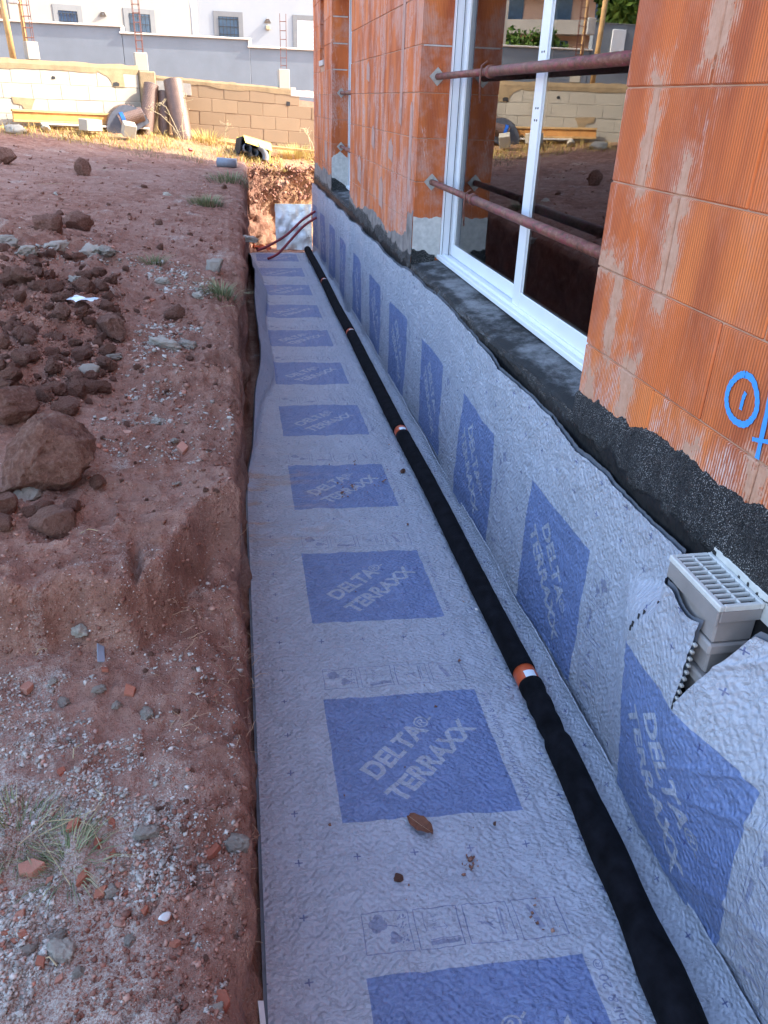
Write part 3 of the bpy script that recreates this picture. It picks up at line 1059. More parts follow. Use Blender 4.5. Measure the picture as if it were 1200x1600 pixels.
def ragged_x(x0, x1, y, ztop, zbot, amp, seed, name, mat, thick):
    xs = np.arange(x0, x1 + 0.004, 0.008)
    zt = np.array([ztop(a) for a in xs]) + amp * fbm(np.stack([xs, xs * 0, xs * 0 + seed], -1), 12, 4, seed)
    V, F = [], []
    rows = 8
    for i, a in enumerate(xs):
        for j in range(rows):
            V.append((a, y - (thick if j < rows - 1 else -0.001), zbot + (zt[i] - zbot) * j / (rows - 1)))
    me = np_mesh(name, V, grid_faces(len(xs), rows))
    o = link(name, me, mat)
    o.parent = house
    o.location = (-XW, 0, 0)


ragged_x(XW + 0.001, XW + 0.235, 6.51, lambda a: 1.60 + 0.25 * (a - XW) * 0, 1.30, 0.016, 21, 'mortar_smear', M['lime'], 0.004)
ragged_x(XW - 0.004, XW + 0.20, 6.51, lambda a: 1.36 - 0.15 * (a - XW), 1.24, 0.02, 22, 'bitumen_coat', M['bitumen'], 0.010)
ragged_x(XW + 0.001, XW + 0.235, 12.26, lambda a: 1.78 - 0.9 * abs(a - XW - 0.12), 1.27, 0.03, 23, 'mortar_smear', M['lime'], 0.004)
ragged_x(XW - 0.004, XW + 0.235, 12.26, lambda a: 1.44 - 0.55 * (a - XW), 1.25, 0.02, 24, 'bitumen_coat', M['bitumen'], 0.010)


def ledge(y0, y1, seed):
    ys = np.arange(y0, y1 + 0.01, 0.03)
    xs = np.array([XW - 0.010, XW + 0.004, XW + 0.02, 1.47, 1.52, 1.57, 1.62, 1.70, 1.78])
    zs = np.array([1.225, 1.245, 1.252, 1.256, 1.262, 1.268, 1.275, 1.285, 1.292])
    Yg = np.repeat(ys[:, None], len(xs), 1)
    Xg = np.repeat(xs[None], len(ys), 0)
    n = 0.004 * fbm(np.stack([Xg, Yg, Xg * 0], -1), 9, 4, seed)
    Xg = Xg + np.where(np.arange(len(xs)) < 3, 2.0 * n, 0)
    Zg = zs[None] + n
    me = np_mesh('ledge', np.stack([Xg, Yg, Zg], -1).reshape(-1, 3), grid_faces(len(ys), len(xs))[:, ::-1], True)
    o = link('ledge', me, M['ledge'])
    o.parent = house
    o.location = (-XW, 0, 0)


ledge(3.0, 6.51, 31)
ledge(10.3, 12.26, 32)


# mortar dabbed over the open brick joints of the near pier
def patch(pts, seed, name='mortar_patch', mat=None, x=XW, th=0.0035, jit=0.007):
    """pts: outline as (y, z); a thin irregular dab with a thick middle"""
    P = []
    rr_ = random.Random(seed)
    n = len(pts)
    for i in range(n):
        a, b = pts[i], pts[(i + 1) % n]
        L = math.dist(a, b)
        m = max(1, int(L / 0.010))
        for k in range(m):
            P.append((a[0] + (b[0] - a[0]) * k / m + rr_.gauss(0, jit * 0.4), a[1] + (b[1] - a[1]) * k / m + rr_.gauss(0, jit * 0.6)))
    bm = bmesh.new()
    f_ = bm.faces.new([bm.verts.new((x + 0.001, a, b)) for a, b in P])
    f_.normal_update()
    if f_.normal.x > 0:
        f_.normal_flip()
    bmesh.ops.triangulate(bm, faces=bm.faces[:])
    g = bmesh.ops.extrude_face_region(bm, geom=bm.faces[:])
    for v in [e for e in g['geom'] if isinstance(e, bmesh.types.BMVert)]:
        v.co.x = x - th * (0.55 + 0.45 * rr_.random())
    me = bpy.data.meshes.new(name)
    bm.to_mesh(me)
    bm.free()
    o = link(name, me, mat or M['mortar'])
    o.parent = house
    o.location = (-XW, 0, 0)
    return o


for k, (y, z0, z1, w) in enumerate(((7.2, 2.25, 3.2, 0.10), (8.05, 1.5, 1.75, 0.2), (9.0, 2.6, 2.75, 0.2), (7.6, 1.95, 2.1, 0.22), (9.5, 1.6, 1.85, 0.25), (6.75, 1.75, 2.4, 0.10), (8.6, 2.0, 2.18, 0.16), (13.0, 1.6, 1.85, 0.3), (13.9, 2.2, 2.5, 0.3))):
    patch([(y - w / 2, z0), (y + w / 2, z0 + 0.03), (y + w / 2, z1), (y, z1 + 0.04), (y - w / 2, z1 - 0.03)], 30 + k, mat=simple('rubbed_mortar', (0.42, 0.24, 0.19), 0.9, 0.2, 14) if k == 0 else bpy.data.materials['rubbed_mortar'], th=0.0025)
for k, z in enumerate((2.18, 2.49, 2.80, 3.11)):
    o = patch([(12.258, z - 0.015), (12.258, z + 0.02), (12.258, z + 0.02), (12.258, z - 0.015)], 50 + k, 'joint_mortar', M['mortar_pale']) if False else None
jm = MB()
for z in (2.80, 3.11, 3.42):
    jm.cbox(XW + 0.02, XW + 0.22, 12.256, 12.263, z - 0.006, z + 0.010, 0.003)
hp('joint_mortar', jm, M['mortar_pale'])
jm = MB()
jm.cbox(XW + 0.02, XW + 0.235, 6.506, 6.512, 2.799, 2.810, 0.002)
hp('joint_mortar', jm, M['mortar_pale'])

# sprayed builder's mark: a ring with a dot and the start of a letter
ring = [(1.931, 1.768), (1.893, 1.764), (1.861, 1.735), (1.845, 1.700), (1.848, 1.672), (1.866, 1.645), (1.889, 1.632), (1.928, 1.630), (1.959, 1.641), (1.982, 1.664), (1.990, 1.690), (1.986, 1.718), (1.968, 1.745), (1.950, 1.760), (1.931, 1.768)]


def stroke(pts, w, name='spray_mark', lift=0.0):
    pts = [np.array(p, float) for p in pts]
    fine_ = []
    for i in range(len(pts) - 1):
        for k in range(6):
            f = k / 6
            p0, p1, p2, p3 = pts[max(i - 1, 0)], pts[i], pts[i + 1], pts[min(i + 2, len(pts) - 1)]
            fine_.append(0.5 * ((2 * p1) + (-p0 + p2) * f + (2 * p0 - 5 * p1 + 4 * p2 - p3) * f * f + (-p0 + 3 * p1 - 3 * p2 + p3) * f ** 3))
    fine_.append(pts[-1])
    mb = MB()
    V_ = []
    for i, p in enumerate(fine_):
        d = fine_[min(i + 1, len(fine_) - 1)] - fine_[max(i - 1, 0)]
        d /= np.linalg.norm(d) + 1e-9
        nn = np.array([-d[1], d[0]]) * (w / 2) * (1 + 0.12 * math.sin(i * 1.7))
        for sgn in (1, -1):
            V_.append((XW - 0.0026 - lift, p[0] + sgn * nn[0], p[1] + sgn * nn[1]))
    F_ = [(2 * i, 2 * i + 1, 2 * i + 3, 2 * i + 2) for i in range(len(fine_) - 1)]
    mb.add(V_, F_)
    return hp(name, mb, M['spray'])


stroke(ring, 0.020)
stroke([(1.908, 1.722), (1.913, 1.70), (1.912, 1.668)], 0.014)
stroke([(1.806, 1.76), (1.800, 1.71), (1.788, 1.568)], 0.019)
stroke([(1.828, 1.612), (1.79, 1.622), (1.70, 1.65)], 0.012, lift=0.0012)
stroke([(1.71, 1.76), (1.70, 1.70), (1.69, 1.56)], 0.019)


# sliding glazed door and the second window
def window(y0, y1, ysp):
    w = thing('window', None, None)
    del_keys = [k for k in ('category', 'label') if k in w]
    w.parent = house
    w.location = (-XW, 0, 0)

    def wp(name, mb, mat):
        o = mb.build(name, mat)
        o.parent = w
        return o
    zb, zt = 1.30, 3.72
    f = MB()
    f.cbox(1.645, 1.74, y1 - 0.062, y1 - 0.001, zb, zt, 0.004)
    f.cbox(1.645, 1.74, y0 + 0.001, y0 + 0.062, zb, zt, 0.004)
    f.cbox(1.645, 1.74, y0 + 0.063, y1 - 0.063, zt - 0.07, zt, 0.004)
    wp('frame', f, M['white_alu'])
    s_ = MB()
    s_.cbox(1.622, 1.660, y0 + 0.001, y1 - 0.001, zb - 0.012, zb + 0.022, 0.005)
    s_.cbox(1.660, 1.686, y0 + 0.001, y1 - 0.001, zb - 0.010, zb + 0.040, 0.004)
    s_.cbox(1.686, 1.80, y0 + 0.001, y1 - 0.001, zb - 0.010, zb + 0.030, 0.004)
    wp('sill', s_, M['white_alu'])
    tr = MB()
    tr.box(1.649, 1.652, y1 - 0.0665, y1 - 0.0625, zb + 0.03, zt - 0.08)
    tr.box(1.70, 1.703, y1 - 0.090, y1 - 0.080, zb + 0.03, zt - 0.08)
    wp('gasket', tr, M['gasket'])

    def sash(a, b, x, stile, sa=0.085, sb=0.085):
        s = MB()
        x0, x1 = x - 0.018, x + 0.018
        s.cbox(x0, x1, b - sb, b, zb + 0.032, zt - 0.075, 0.004)
        s.cbox(x0, x1, a, a + sa, zb + 0.032, zt - 0.075, 0.004)
        s.cbox(x0 + 0.001, x1 - 0.001, a + sa, b - sb, zb + 0.032, zb + 0.125, 0.004)
        s.cbox(x0 + 0.001, x1 - 0.001, a + sa, b - sb, zt - 0.165, zt - 0.076, 0.004)
        wp('sash', s, M['white_alu'])
        p = MB()
        p.box(x - 0.012, x - 0.006, a + sa - 0.01, b - sb + 0.01, zb + 0.115, zt - 0.155)
        p.box(x + 0.006, x + 0.012, a + sa - 0.01, b - sb + 0.01, zb + 0.115, zt - 0.155)
        wp('pane', p, M['glass'])
        for yy, bw in ((b - sb - 0.020, 0.008), (b - sb - 0.040, 0.012), (a + sa, 0.012)):
            g = MB()
            g.box(x0 + 0.004, x0 + 0.0058, yy, yy + bw, zb + 0.125, zt - 0.166)
            wp('bead', g, M['shutter'])
    sash(ysp - 0.05, y1 - 0.068, 1.735, 0.085)
    sash(y0 + 0.066, ysp + 0.07, 1.695, 0.085, 0.085, 0.125)
    sc_ = MB()
    for z in (2.36, 2.42, 2.63, 2.69):
        for yy in (ysp + 0.012, ysp - 0.022):
            sc_.tube([(1.678, yy, z), (1.674, yy, z)], 0.006, 6)
    wp('screw', sc_, M['gasket'])
    return w


window(3.0, 6.51, 4.64)
window(10.3, 12.26, 11.2)

# ------------------------------------------------------------------ props braced in the window openings
def prop(y0, y1, x, z, ysplit, label, hook=True, both=True):
    t = thing('steel_prop', label, 'prop', (x, y1, z))

    def tp(name, mb, mat, smooth=False):
        mb.smooth = smooth
        o = mb.build(name, mat)
        o.parent = t
        o.location = (-x, -y1, -z)
        return o
    tp('inner_tube', MB().tube([(x, y1 - 0.012, z), (x, ysplit - 0.1, z)], 0.0220, 16), M['steel'], True)
    tp('outer_tube', MB().tube([(x, ysplit, z), (x, y0 + 0.012, z)], 0.0272, 16), M['steel'], True)
    for yy in ((y1 - 0.006, y0 + 0.006) if both else (y1 - 0.006,)):
        pb = MB()
        a = 0.062
        ring_ = [(x + a * math.cos(q_), yy, z + a * math.sin(q_)) for q_ in (math.pi / 2, math.pi, -math.pi / 2, 0)]
        pb.add([(p[0], yy - 0.005, p[2]) for p in ring_] + [(p[0], yy + 0.004, p[2]) for p in ring_],
               [(0, 1, 2, 3), (7, 6, 5, 4), (0, 4, 5, 1), (1, 5, 6, 2), (2, 6, 7, 3), (3, 7, 4, 0)])
        tp('end_plate', pb, M['plate'])
    if hook:
        tp('collar', MB().tube([(x, ysplit + 0.02, z), (x, ysplit - 0.03, z)], 0.036, 16), M['steel'], True)
        tp('pin', MB().tube([(x - 0.01, ysplit + 0.035, z + 0.055), (x - 0.045, ysplit + 0.035, z + 0.03), (x - 0.05, ysplit + 0.035, z - 0.04), (x - 0.04, ysplit + 0.035, z - 0.17)], 0.006, 6), M['rebar'], True)
    return t


prop(3.0, 6.51, 1.545, 2.605, 5.15, 'upper rusty steel prop braced across the glazed door')
prop(3.0, 6.51, 1.545, 1.875, 5.30, 'lower rusty steel prop braced across the glazed door')
prop(10.3, 12.26, 1.545, 2.52, 11.6, 'upper short steel prop end in the far window opening', False)
prop(10.3, 12.26, 1.545, 1.84, 11.6, 'lower short steel prop end in the far window opening', False)


# ------------------------------------------------------------------ drainage membranes
def felt_relief(S, T, amp=1.0, seed=0):
    q = np.stack([S, T * 0.7, S * 0 + seed], -1)
    return amp * (0.0034 * billow(q, 19, 2, 100 + seed) + 0.0045 * fbm(q, 8, 2, 110 + seed))


ys = np.concatenate([np.arange(0.55, 3.6, 0.0095), np.arange(3.6, 7, 0.02), np.arange(7, 14.42, 0.045)])
ss_ = np.concatenate([np.arange(-0.02, 1.27, 0.0105), np.linspace(1.27, 1.47, 26)])
Tg = np.repeat(ys[:, None], len(ss_), 1)
Sg = np.repeat(ss_[None], len(ys), 0)
fold = 0.33 * sstep(4.4, 7.5, Tg) * (1 + 0.25 * fbm(np.stack([Tg, Tg * 0, Tg * 0], -1), 0.8, 2, 120)) + 0.012
fold = fold * (1 - 0.4 * sstep(12.5, 14.3, Tg))
ang = np.radians(62)
x0 = np.interp(Tg, [0.5, 5, 14.4], [-0.012, 0.0, 0.03])
L = np.clip(fold + 0.0 - (Sg + 0.02), 0, None)
rad = 0.06
soft = np.sqrt(L * L + rad * rad) - rad
Xf = Sg + (L - L * math.cos(ang)) * sstep(0, 0.12, L) + x0
Zf = soft * math.sin(ang)
cu = np.clip((Sg - 1.275) / 0.19, 0, 1)
Zf = Zf + 0.105 * cu ** 1.4
Xf = Xf - 0.105 * cu ** 2 + 0.004 * cu * np.sin(Tg * 7)
Yf = Tg - 0.05 * (Sg - 0.3) + 0.03
# rumples where the roll climbs the trench side, slight sag elsewhere
q = np.stack([Sg, Tg, Sg * 0], -1)
Zf = Zf + 0.006 * fbm(q, 1.6, 3, 130) + felt_relief(Sg, Tg) + 0.012
Zf = Zf + 0.020 * sstep(0.5, 0.1, Sg) * sstep(4.5, 7, Tg) * fbm(np.stack([Sg * 1.5, Tg * 1.2, Sg * 0], -1), 2.0, 2, 133)
Zf = Zf + 0.010 * np.exp(-((Tg - 5.15) / 0.04) ** 2) * sstep(0.9, 0.5, Sg) * 0.5
me = np_mesh('felt', np.stack([Xf, Yf, Zf], -1).reshape(-1, 3), grid_faces(len(ys), len(ss_)), True)
set_uv(me, np.stack([Sg, Tg - T0], -1).reshape(-1, 2))
floor_mem = thing('drainage_membrane', 'blue-printed grey membrane laid flat along the trench floor under the pipe', 'membrane', (0.65, 7.5, 0))
o = link('felt', me, M['membrane'])
o.parent = floor_mem
o.location = (-0.65, -7.5, 0)
# dimpled sheet showing as a dark edge under the felt
nb_ = int(np.sum(ss_ < 1.2))
bk = np.stack([Xf[::3, :nb_:4] - 0.012, Yf[::3, :nb_:4], Zf[::3, :nb_:4] - 0.013], -1)
bm_ = np_mesh('dimple_sheet', bk.reshape(-1, 3), grid_faces(bk.shape[0], bk.shape[1]), True)
o = link('dimple_sheet', bm_, M['dimple_back'])
o.parent = floor_mem
o.location = (-0.65, -7.5, 0)

# membrane standing on the wall
wy = np.concatenate([np.arange(0.70, 3.4, 0.0095), np.arange(3.4, 7, 0.02), np.arange(7, 14.86, 0.045)])
wv = np.concatenate([np.arange(0.0, 1.05, 0.0125), np.linspace(1.05, 1.17, 18)])
Yg = np.repeat(wy[:, None], len(wv), 1)
Vg = np.repeat(wv[None], len(wy), 0)
q1 = np.stack([Yg, Yg * 0, Yg * 0], -1)
ztop = np.interp(Yg, [0.5, 2.3, 2.6, 3.4, 4.3, 5.0, 6.0, 6.7, 8.5, 10, 14.9], [1.20, 1.155, 1.165, 1.165, 1.165, 1.195, 1.20, 1.185, 1.16, 1.15, 1.13]) + 0.010 * fbm(q1, 1.6, 3, 140)
cut_l = 1.637
zfull = ztop
ztop = np.where(Yg < cut_l, np.minimum(ztop, 0.80 + np.maximum(1.645 - Yg, 0) * 2.6), np.where(Yg < 1.872, np.minimum(ztop, 1.130 + 0.015 * np.sin(Yg * 25)), ztop))
Zw = np.minimum(-0.03 + (zfull + 0.03) * Vg / 1.17, ztop)
hi_ = sstep(0.86, 1.06, Zw)
out_ = 0.136 * (1 - sstep(1.92 - 0.10 * hi_, 2.30 - 0.33 * hi_, Yg)) * (0.30 + 0.70 * sstep(1.30, 1.66, Yg)) * sstep(-0.25, 0.84, Zw)
belly = 0.060 * (1 - sstep(1.05, 1.64, Yg)) * np.sin(np.pi * np.clip((Zw + 0.02) / 1.25, 0, 1)) ** 2.0
tuck = 1 - sstep(0.75, 1.2, Zw) * (1 - sstep(1.35, 1.66, Yg)) * 0.9
Xw_ = 1.380 - out_ * tuck - belly
q2 = np.stack([Yg * 1.0, Zw * 0.45, Yg * 0], -1)
Xw_ = Xw_ - 0.004 * sstep(1.5, 2.5, Yg) + (0.008 + 0.014 * sstep(1.7, 2.6, Yg)) * fbm(q2, 1.5, 2, 150) + 0.010 * vnoise(np.stack([Yg * 3.3 + Zw * 1.2, Zw * 0.9, Yg * 0], -1), 152)
# the sheet lies back in shallow vertical pleats and its free edge is puckered
ruff = sstep(0.10, 0.0, ztop - Zw)
pl_ = fbm(np.stack([Yg, Zw * 0.25, Yg * 0], -1), 11, 2, 160)
Xw_ = Xw_ - 0.0030 * ruff * pl_ - 0.0028 * sstep(0.3, 0.05, ztop - Zw) * fbm(np.stack([Yg + 0.5 * Zw, Zw * 0.3, Yg * 0], -1), 24, 2, 165)
Zw0 = Zw.copy()
Zw = Zw + 0.003 * ruff * fbm(q1, 5, 2, 170)
Xw_ = Xw_ - 0.008 * sstep(0.12, 0.0, Zw)
Xw_ = Xw_ - felt_relief(Yg, Zw, 0.9, 3)
# long loose creases radiating over the bulging end of the sheet
cre = np.abs(vnoise(np.stack([(Yg * 0.8 + Zw) * 5.5, (Yg - Zw) * 1.6, Yg * 0], -1), 175))
Xw_ = Xw_ - 0.010 * (1 - sstep(0, 0.22, cre)) * (1 - sstep(1.45, 1.9, Yg))
Xw_ = np.minimum(Xw_, 1.393)
keep = np.ones((len(wy) - 1, len(wv) - 1), bool)
yc, zc_ = Yg[:-1, :-1], Zw[:-1, :-1]
icut = int(np.searchsorted(wy, cut_l)) - 1
keep[icut, :] &= Zw[icut + 1, 1:] < 0.812
keep &= (Zw0[:-1, 1:] - Zw0[:-1, :-1] > 1e-5) | (Zw0[1:, 1:] - Zw0[1:, :-1] > 1e-5)
Fw = grid_faces(len(wy), len(wv)).reshape(len(wy) - 1, len(wv) - 1, 4)
me = np_mesh('felt', np.stack([Xw_, Yg, Zw], -1).reshape(-1, 3), Fw[keep][:, ::-1], True)
set_uv(me, np.stack([1.085 - Zw0, -Yg + 3.0 + 1.285 * 12 - T0 + 1.0 - 0.005], -1).reshape(-1, 2))
wall_mem = thing('drainage_membrane', 'blue-printed grey membrane standing upright against the tarred house base', 'membrane', (1.38, 7.5, 0))
o = link('felt', me, M['membrane'])
o.parent = wall_mem
o.location = (-1.38, -7.5, 0)
Xb = Xw_ + 0.0125
Zb = Zw + 0.012 * sstep(1.1, 1.17, Vg) + 0.004 * np.sin(Yg * 5)
okb = keep.copy()
me = np_mesh('dimple_sheet', np.stack([np.minimum(Xb, 1.3995), Yg, Zb], -1).reshape(-1, 3), Fw[okb][:, ::-1], True)
o = link('dimple_sheet', me, M['dimple_back'])
o.parent = wall_mem
o.location = (-1.38, -7.5, 0)
# row of dimple ends along the cut beside the grating box, and the slit cut in the flap
dm = MB()
for k in range(22):
    z = 0.80 + k * 0.0125
    y = cut_l - 0.006
    i_ = np.argmin(np.abs(wy - (y + 0.02)))
    j_ = np.argmin(np.abs(Zw[i_] - z))
    xx = Xw_[i_, j_]
    if k % 2 == 0:
        dm.cbox(xx + 0.002, xx + 0.013, y - 0.004, y + 0.010, z - 0.005, z + 0.005, 0.002)
o = dm.build('dimple_edge', M['plate'], None)
o.parent = wall_mem
o.location = (-1.38, -7.5, 0)
for k in range(9):
    z = 0.88 + k * 0.022
    y = 1.955 - 0.010 * k + 0.004 * math.sin(k * 2.3)
    i_ = np.argmin(np.abs(wy - y))
    j_ = np.argmin(np.abs(Zw[i_] - z))
    xx = Xw_[i_, j_] - 0.004
    if k not in (2, 5):
        o = MB().box(xx, xx + 0.004, y - 0.003 - 0.002 * (k % 3), y + 0.003, z - 0.010, z + 0.010).build('slit', M['dark'], None)
        o.parent = wall_mem
        o.location = (-1.38, -7.5, 0)

# ------------------------------------------------------------------ drain pipe in its sock
PX, PZ = 1.215, 0.080
pipe = thing('drain_pipe', 'long drain pipe in black fabric sock with orange couplings along the trench floor', 'pipe', (PX, 7.5, 0.02))


def pp(name, mb, mat, smooth=True, parent=None):
    mb.smooth = smooth
    o = mb.build(name, mat)
    if parent is not None:
        o.parent = parent
    else:
        o.parent = pipe
        o.location = (-PX, -7.5, -0.02)
    return o


def pipe_x(y):
    return float(np.interp(y, [0.4, 0.95, 1.6, 2.1, 2.6, 6, 14.4], [1.108, 1.143, 1.185, 1.208, 1.222, 1.222, 1.226])) + 0.004 * math.sin(y * 1.7)


joints = [2.63, 5.66, 8.68, 11.52]
ends = [0.5] + joints + [14.35]
for i in range(5):
    a, b = ends[i] + (0.075 if i else 0), ends[i + 1] - (0.02 if i < 4 else 0)
    n = int((b - a) / 0.04)
    pts, rs = [], []
    for k in range(n + 1):
        y = a + (b - a) * k / n
        pts.append((pipe_x(y), y, PZ + 0.003 * math.sin(y * 3)))
        loose = 0.010 + 0.012 * float(sstep(1.9, 1.2, y)) if i == 0 else 0.0012
        r = 0.0565 + loose * (0.55 + 0.45 * vnoise(np.array([[y * 4, i, 0.0]]), 5)[0]) + 0.0012 * vnoise(np.array([[y * 22, i, 3.0]]), 6)[0]
        e = min(k, n - k)
        if i == 0 and n - k < 9:
            r += -0.0075 + 0.004 * math.sin(k * 2.1) * (n - k > 1)
            if n - k < 2:
                r = 0.0565
        rs.append(r)
    mb = MB().tube(pts, rs, 28, True)
    pp('sock', mb, M['sock'])
for j in joints:
    mb = MB().tube([(pipe_x(j), j - 0.06, PZ), (pipe_x(j), j + 0.09, PZ)], 0.053, 28)
    cp = pp('coupling', mb, M['orange_pipe'])
    V_, F_ = [], []
    for k in range(9):
        an = math.radians(62 + k * 7)
        for yy in (j - 0.035, j + 0.028):
            V_.append((pipe_x(j) + 0.0538 * math.cos(an) * -0.4 - 0.004, yy, PZ + 0.0538 * math.sin(an)) if False else
                      (pipe_x(j) + 0.0545 * math.cos(an), yy, PZ + 0.0545 * math.sin(an)))
    for k in range(8):
        F_.append((2 * k, 2 * k + 1, 2 * k + 3, 2 * k + 2))
    lb = MB().add(V_, F_)
    pp('sticker', lb, M['white_label'], True, cp)

# ------------------------------------------------------------------ grey box with a lattice grating
box = thing('drain_box', 'grey plastic gully box with white lattice grating fixed to the tarred wall', 'drain box', (1.335, 1.72, 0.6))


def bp(name, mb, mat):
    o = mb.build(name, mat)
    o.parent = box
    o.location = (-1.335, -1.72, -0.6)
    return o


gx0, gx1, gy0, gy1, gz = 1.258, 1.398, 1.578, 1.862, 1.222
gr = MB()
gr.cbox(gx0, gx0 + 0.017, gy0, gy1, gz - 0.020, gz, 0.003)
gr.cbox(gx1 - 0.014, gx1, gy0, gy1, gz - 0.020, gz, 0.003)
gr.cbox(gx0 + 0.017, gx1 - 0.014, gy0, gy0 + 0.014, gz - 0.020, gz, 0.003)
gr.cbox(gx0 + 0.017, gx1 - 0.014, gy1 - 0.014, gy1, gz - 0.020, gz, 0.003)
gr.cbox((gx0 + gx1) / 2 - 0.003, (gx0 + gx1) / 2 + 0.004, gy0 + 0.014, gy1 - 0.014, gz - 0.018, gz - 0.001, 0.002)
bp('grating_frame', gr, M['white_plastic'])
for k in range(1, 11):
    y = gy0 + 0.010 + (gy1 - gy0 - 0.022) * k / 10.6
    bp('grating_bar', MB().cbox(gx0 + 0.017, gx1 - 0.014, y - 0.0035, y + 0.0045, gz - 0.013, gz - 0.0005, 0.002), M['white_plastic'])
sk = MB()
for k in range(28):
    pass
sk.cbox(gx0 + 0.002, gx0 + 0.012, gy0 + 0.004, gy1 - 0.004, gz - 0.075, gz - 0.0205, 0.003)
sk.cbox(gx0 + 0.012, gx1, gy0 + 0.003, gy0 + 0.012, gz - 0.060, gz - 0.0205, 0.003)
sk.cbox(gx0 + 0.012, gx1, gy1 - 0.012, gy1 - 0.003, gz - 0.060, gz - 0.0205, 0.003)
bp('skirt', sk, M['gray_plastic'])
bd = MB()
levels = [(1.165, 0.012), (1.085, 0.016), (1.07, 0.016), (0.99, 0.030), (0.965, 0.030), (0.86, 0.040), (0.60, 0.052)]
bp('inside', MB().box(gx0 + 0.016, gx1 - 0.012, gy0 + 0.016, gy1 - 0.016, gz - 0.030, gz - 0.026), M['gully_dark'])  # dark plate in place of the shaded hollow under the bars
segs = [(1.190, 1.085, 0.014), (1.083, 1.045, 0.008), (1.043, 0.965, 0.026), (0.963, 0.925, 0.012), (0.923, 0.84, 0.034)]
for z1, z0, ins in segs:
    bd.cbox(gx0 + ins, gx1, gy0 + ins, gy1 - ins, z0, z1, 0.006)
bp('body', bd, M['gray_plastic'])
fg = MB()
fg.cbox(1.3985, 1.4035, gy0 - 0.10, gy1 + 0.004, gz - 0.06, gz + 0.022, 0.002)
bp('flange', fg, M['white_plastic'])

# ------------------------------------------------------------------ far end of the trench: foil panel, conduits, scrap of orange sheet
fpn = thing('foil_panel', 'silver foil-faced insulation panel leaning at the trench end', 'panel', (1.0, 15.1, -0.05))
n1, n2 = 26, 22
V_ = []
for i in range(n1):
    for j in range(n2):
        a, b = i / (n1 - 1), j / (n2 - 1)
        p = np.array([[a * 3, b * 3, 0.0]])
        V_.append((-0.29 + 0.66 * a + 0.006 * vnoise(p * 3, 3)[0], 0.13 * b + 0.010 * fbm(p, 2.5, 3, 4)[0], 0.0 + 0.78 * b))
mb = MB().add(V_, [tuple(x) for x in grid_faces(n1, n2)])
mb.smooth = True
o = mb.build('foil_face', M['foil'])
o.parent = fpn
mb = MB()
mb.add([(-0.285, 0.02, 0.002), (0.36, 0.02, 0.002), (0.36, 0.15, 0.775), (-0.285, 0.15, 0.775), (-0.285, 0.06, 0.002), (0.36, 0.06, 0.002), (0.36, 0.19, 0.775), (-0.285, 0.19, 0.775)],
       [(0, 1, 2, 3), (7, 6, 5, 4), (0, 4, 5, 1), (1, 5, 6, 2), (2, 6, 7, 3), (3, 7, 4, 0)])
o = mb.build('foam_core', M['yellow'])
o.parent = fpn
fpn.location = (1.0, 15.02, -0.04)


def conduit(pts, label):
    P = [np.array(p, float) for p in pts]
    out2 = []
    for i in range(len(P) - 1):
        for k in range(8):
            f = k / 8
            p0, p1, p2, p3 = P[max(i - 1, 0)], P[i], P[i + 1], P[min(i + 2, len(P) - 1)]
            out2.append(0.5 * ((2 * p1) + (-p0 + p2) * f + (2 * p0 - 5 * p1 + 4 * p2 - p3) * f * f + (-p0 + 3 * p1 - 3 * p2 + p3) * f ** 3))
    out2.append(P[-1])
    mb = MB().tube(out2, [0.021 + 0.0015 * (i % 2) for i in range(len(out2))], 10)
    mb.smooth = True
    tag(mb.build('conduit', M['red_conduit']), label, 'conduit')


conduit([(0.33, 13.9, 0.13), (0.55, 14.0, 0.20), (0.85, 14.1, 0.36), (1.12, 14.2, 0.58), (1.36, 14.3, 0.72)], 'upper dark red conduit crossing in front of the foil panel')
conduit([(0.50, 13.7, 0.03), (0.68, 13.8, 0.10), (0.90, 13.95, 0.29), (1.14, 14.1, 0.50), (1.37, 14.2, 0.63)], 'lower dark red conduit crossing in front of the foil panel')
rs_ = RNG
V_ = []
for i in range(9):
    for j in range(7):
        V_.append((0.28 + 0.30 * i / 8 + 0.02 * math.sin(j), 14.42 + 0.30 * j / 6, 0.02 + 0.10 * abs(math.sin(i * 0.9 + j * 0.7)) * 0.8 + 0.02 * (i % 2)))
mb = MB().add(V_, [tuple(x) for x in grid_faces(9, 7)])
mb.smooth = True
tag(mb.build('scrap_sheet', M['orange_pipe']), 'crumpled orange scrap of sheet at the far end of the membrane', 'scrap')

# ------------------------------------------------------------------ block walls at the back of the plot
def local_thing(name, label, cat, origin, rotz, group=None):
    return thing(name, label, cat, origin, rotz, group)


def child(t, name, mb, mat, smooth=False, parent=None):
    mb.smooth = smooth
    o = mb.build(name, mat)
    o.parent = parent or t
    return o


block_cache = {}


def put_block(t, x0, x1, z0, h, mat, depth=0.2, shear=0.0):
    L = round(x1 - x0, 2)
    key = (L, h, mat.name)
    if key not in block_cache:
        me = MB().cbox(0.0025, L - 0.0025, 0, depth, 0.0025, h - 0.0025, 0.005).mesh('block')
        me.materials.append(mat)
        block_cache[key] = me
    o = bpy.data.objects.new('block', block_cache[key])
    C.objects.link(o)
    o.parent = t
    o.location = (x0, random.uniform(-0.004, 0.004), z0 + shear * x0)
    o.rotation_euler = (0, -math.atan(shear), 0)
    return o


A28 = math.radians(28)
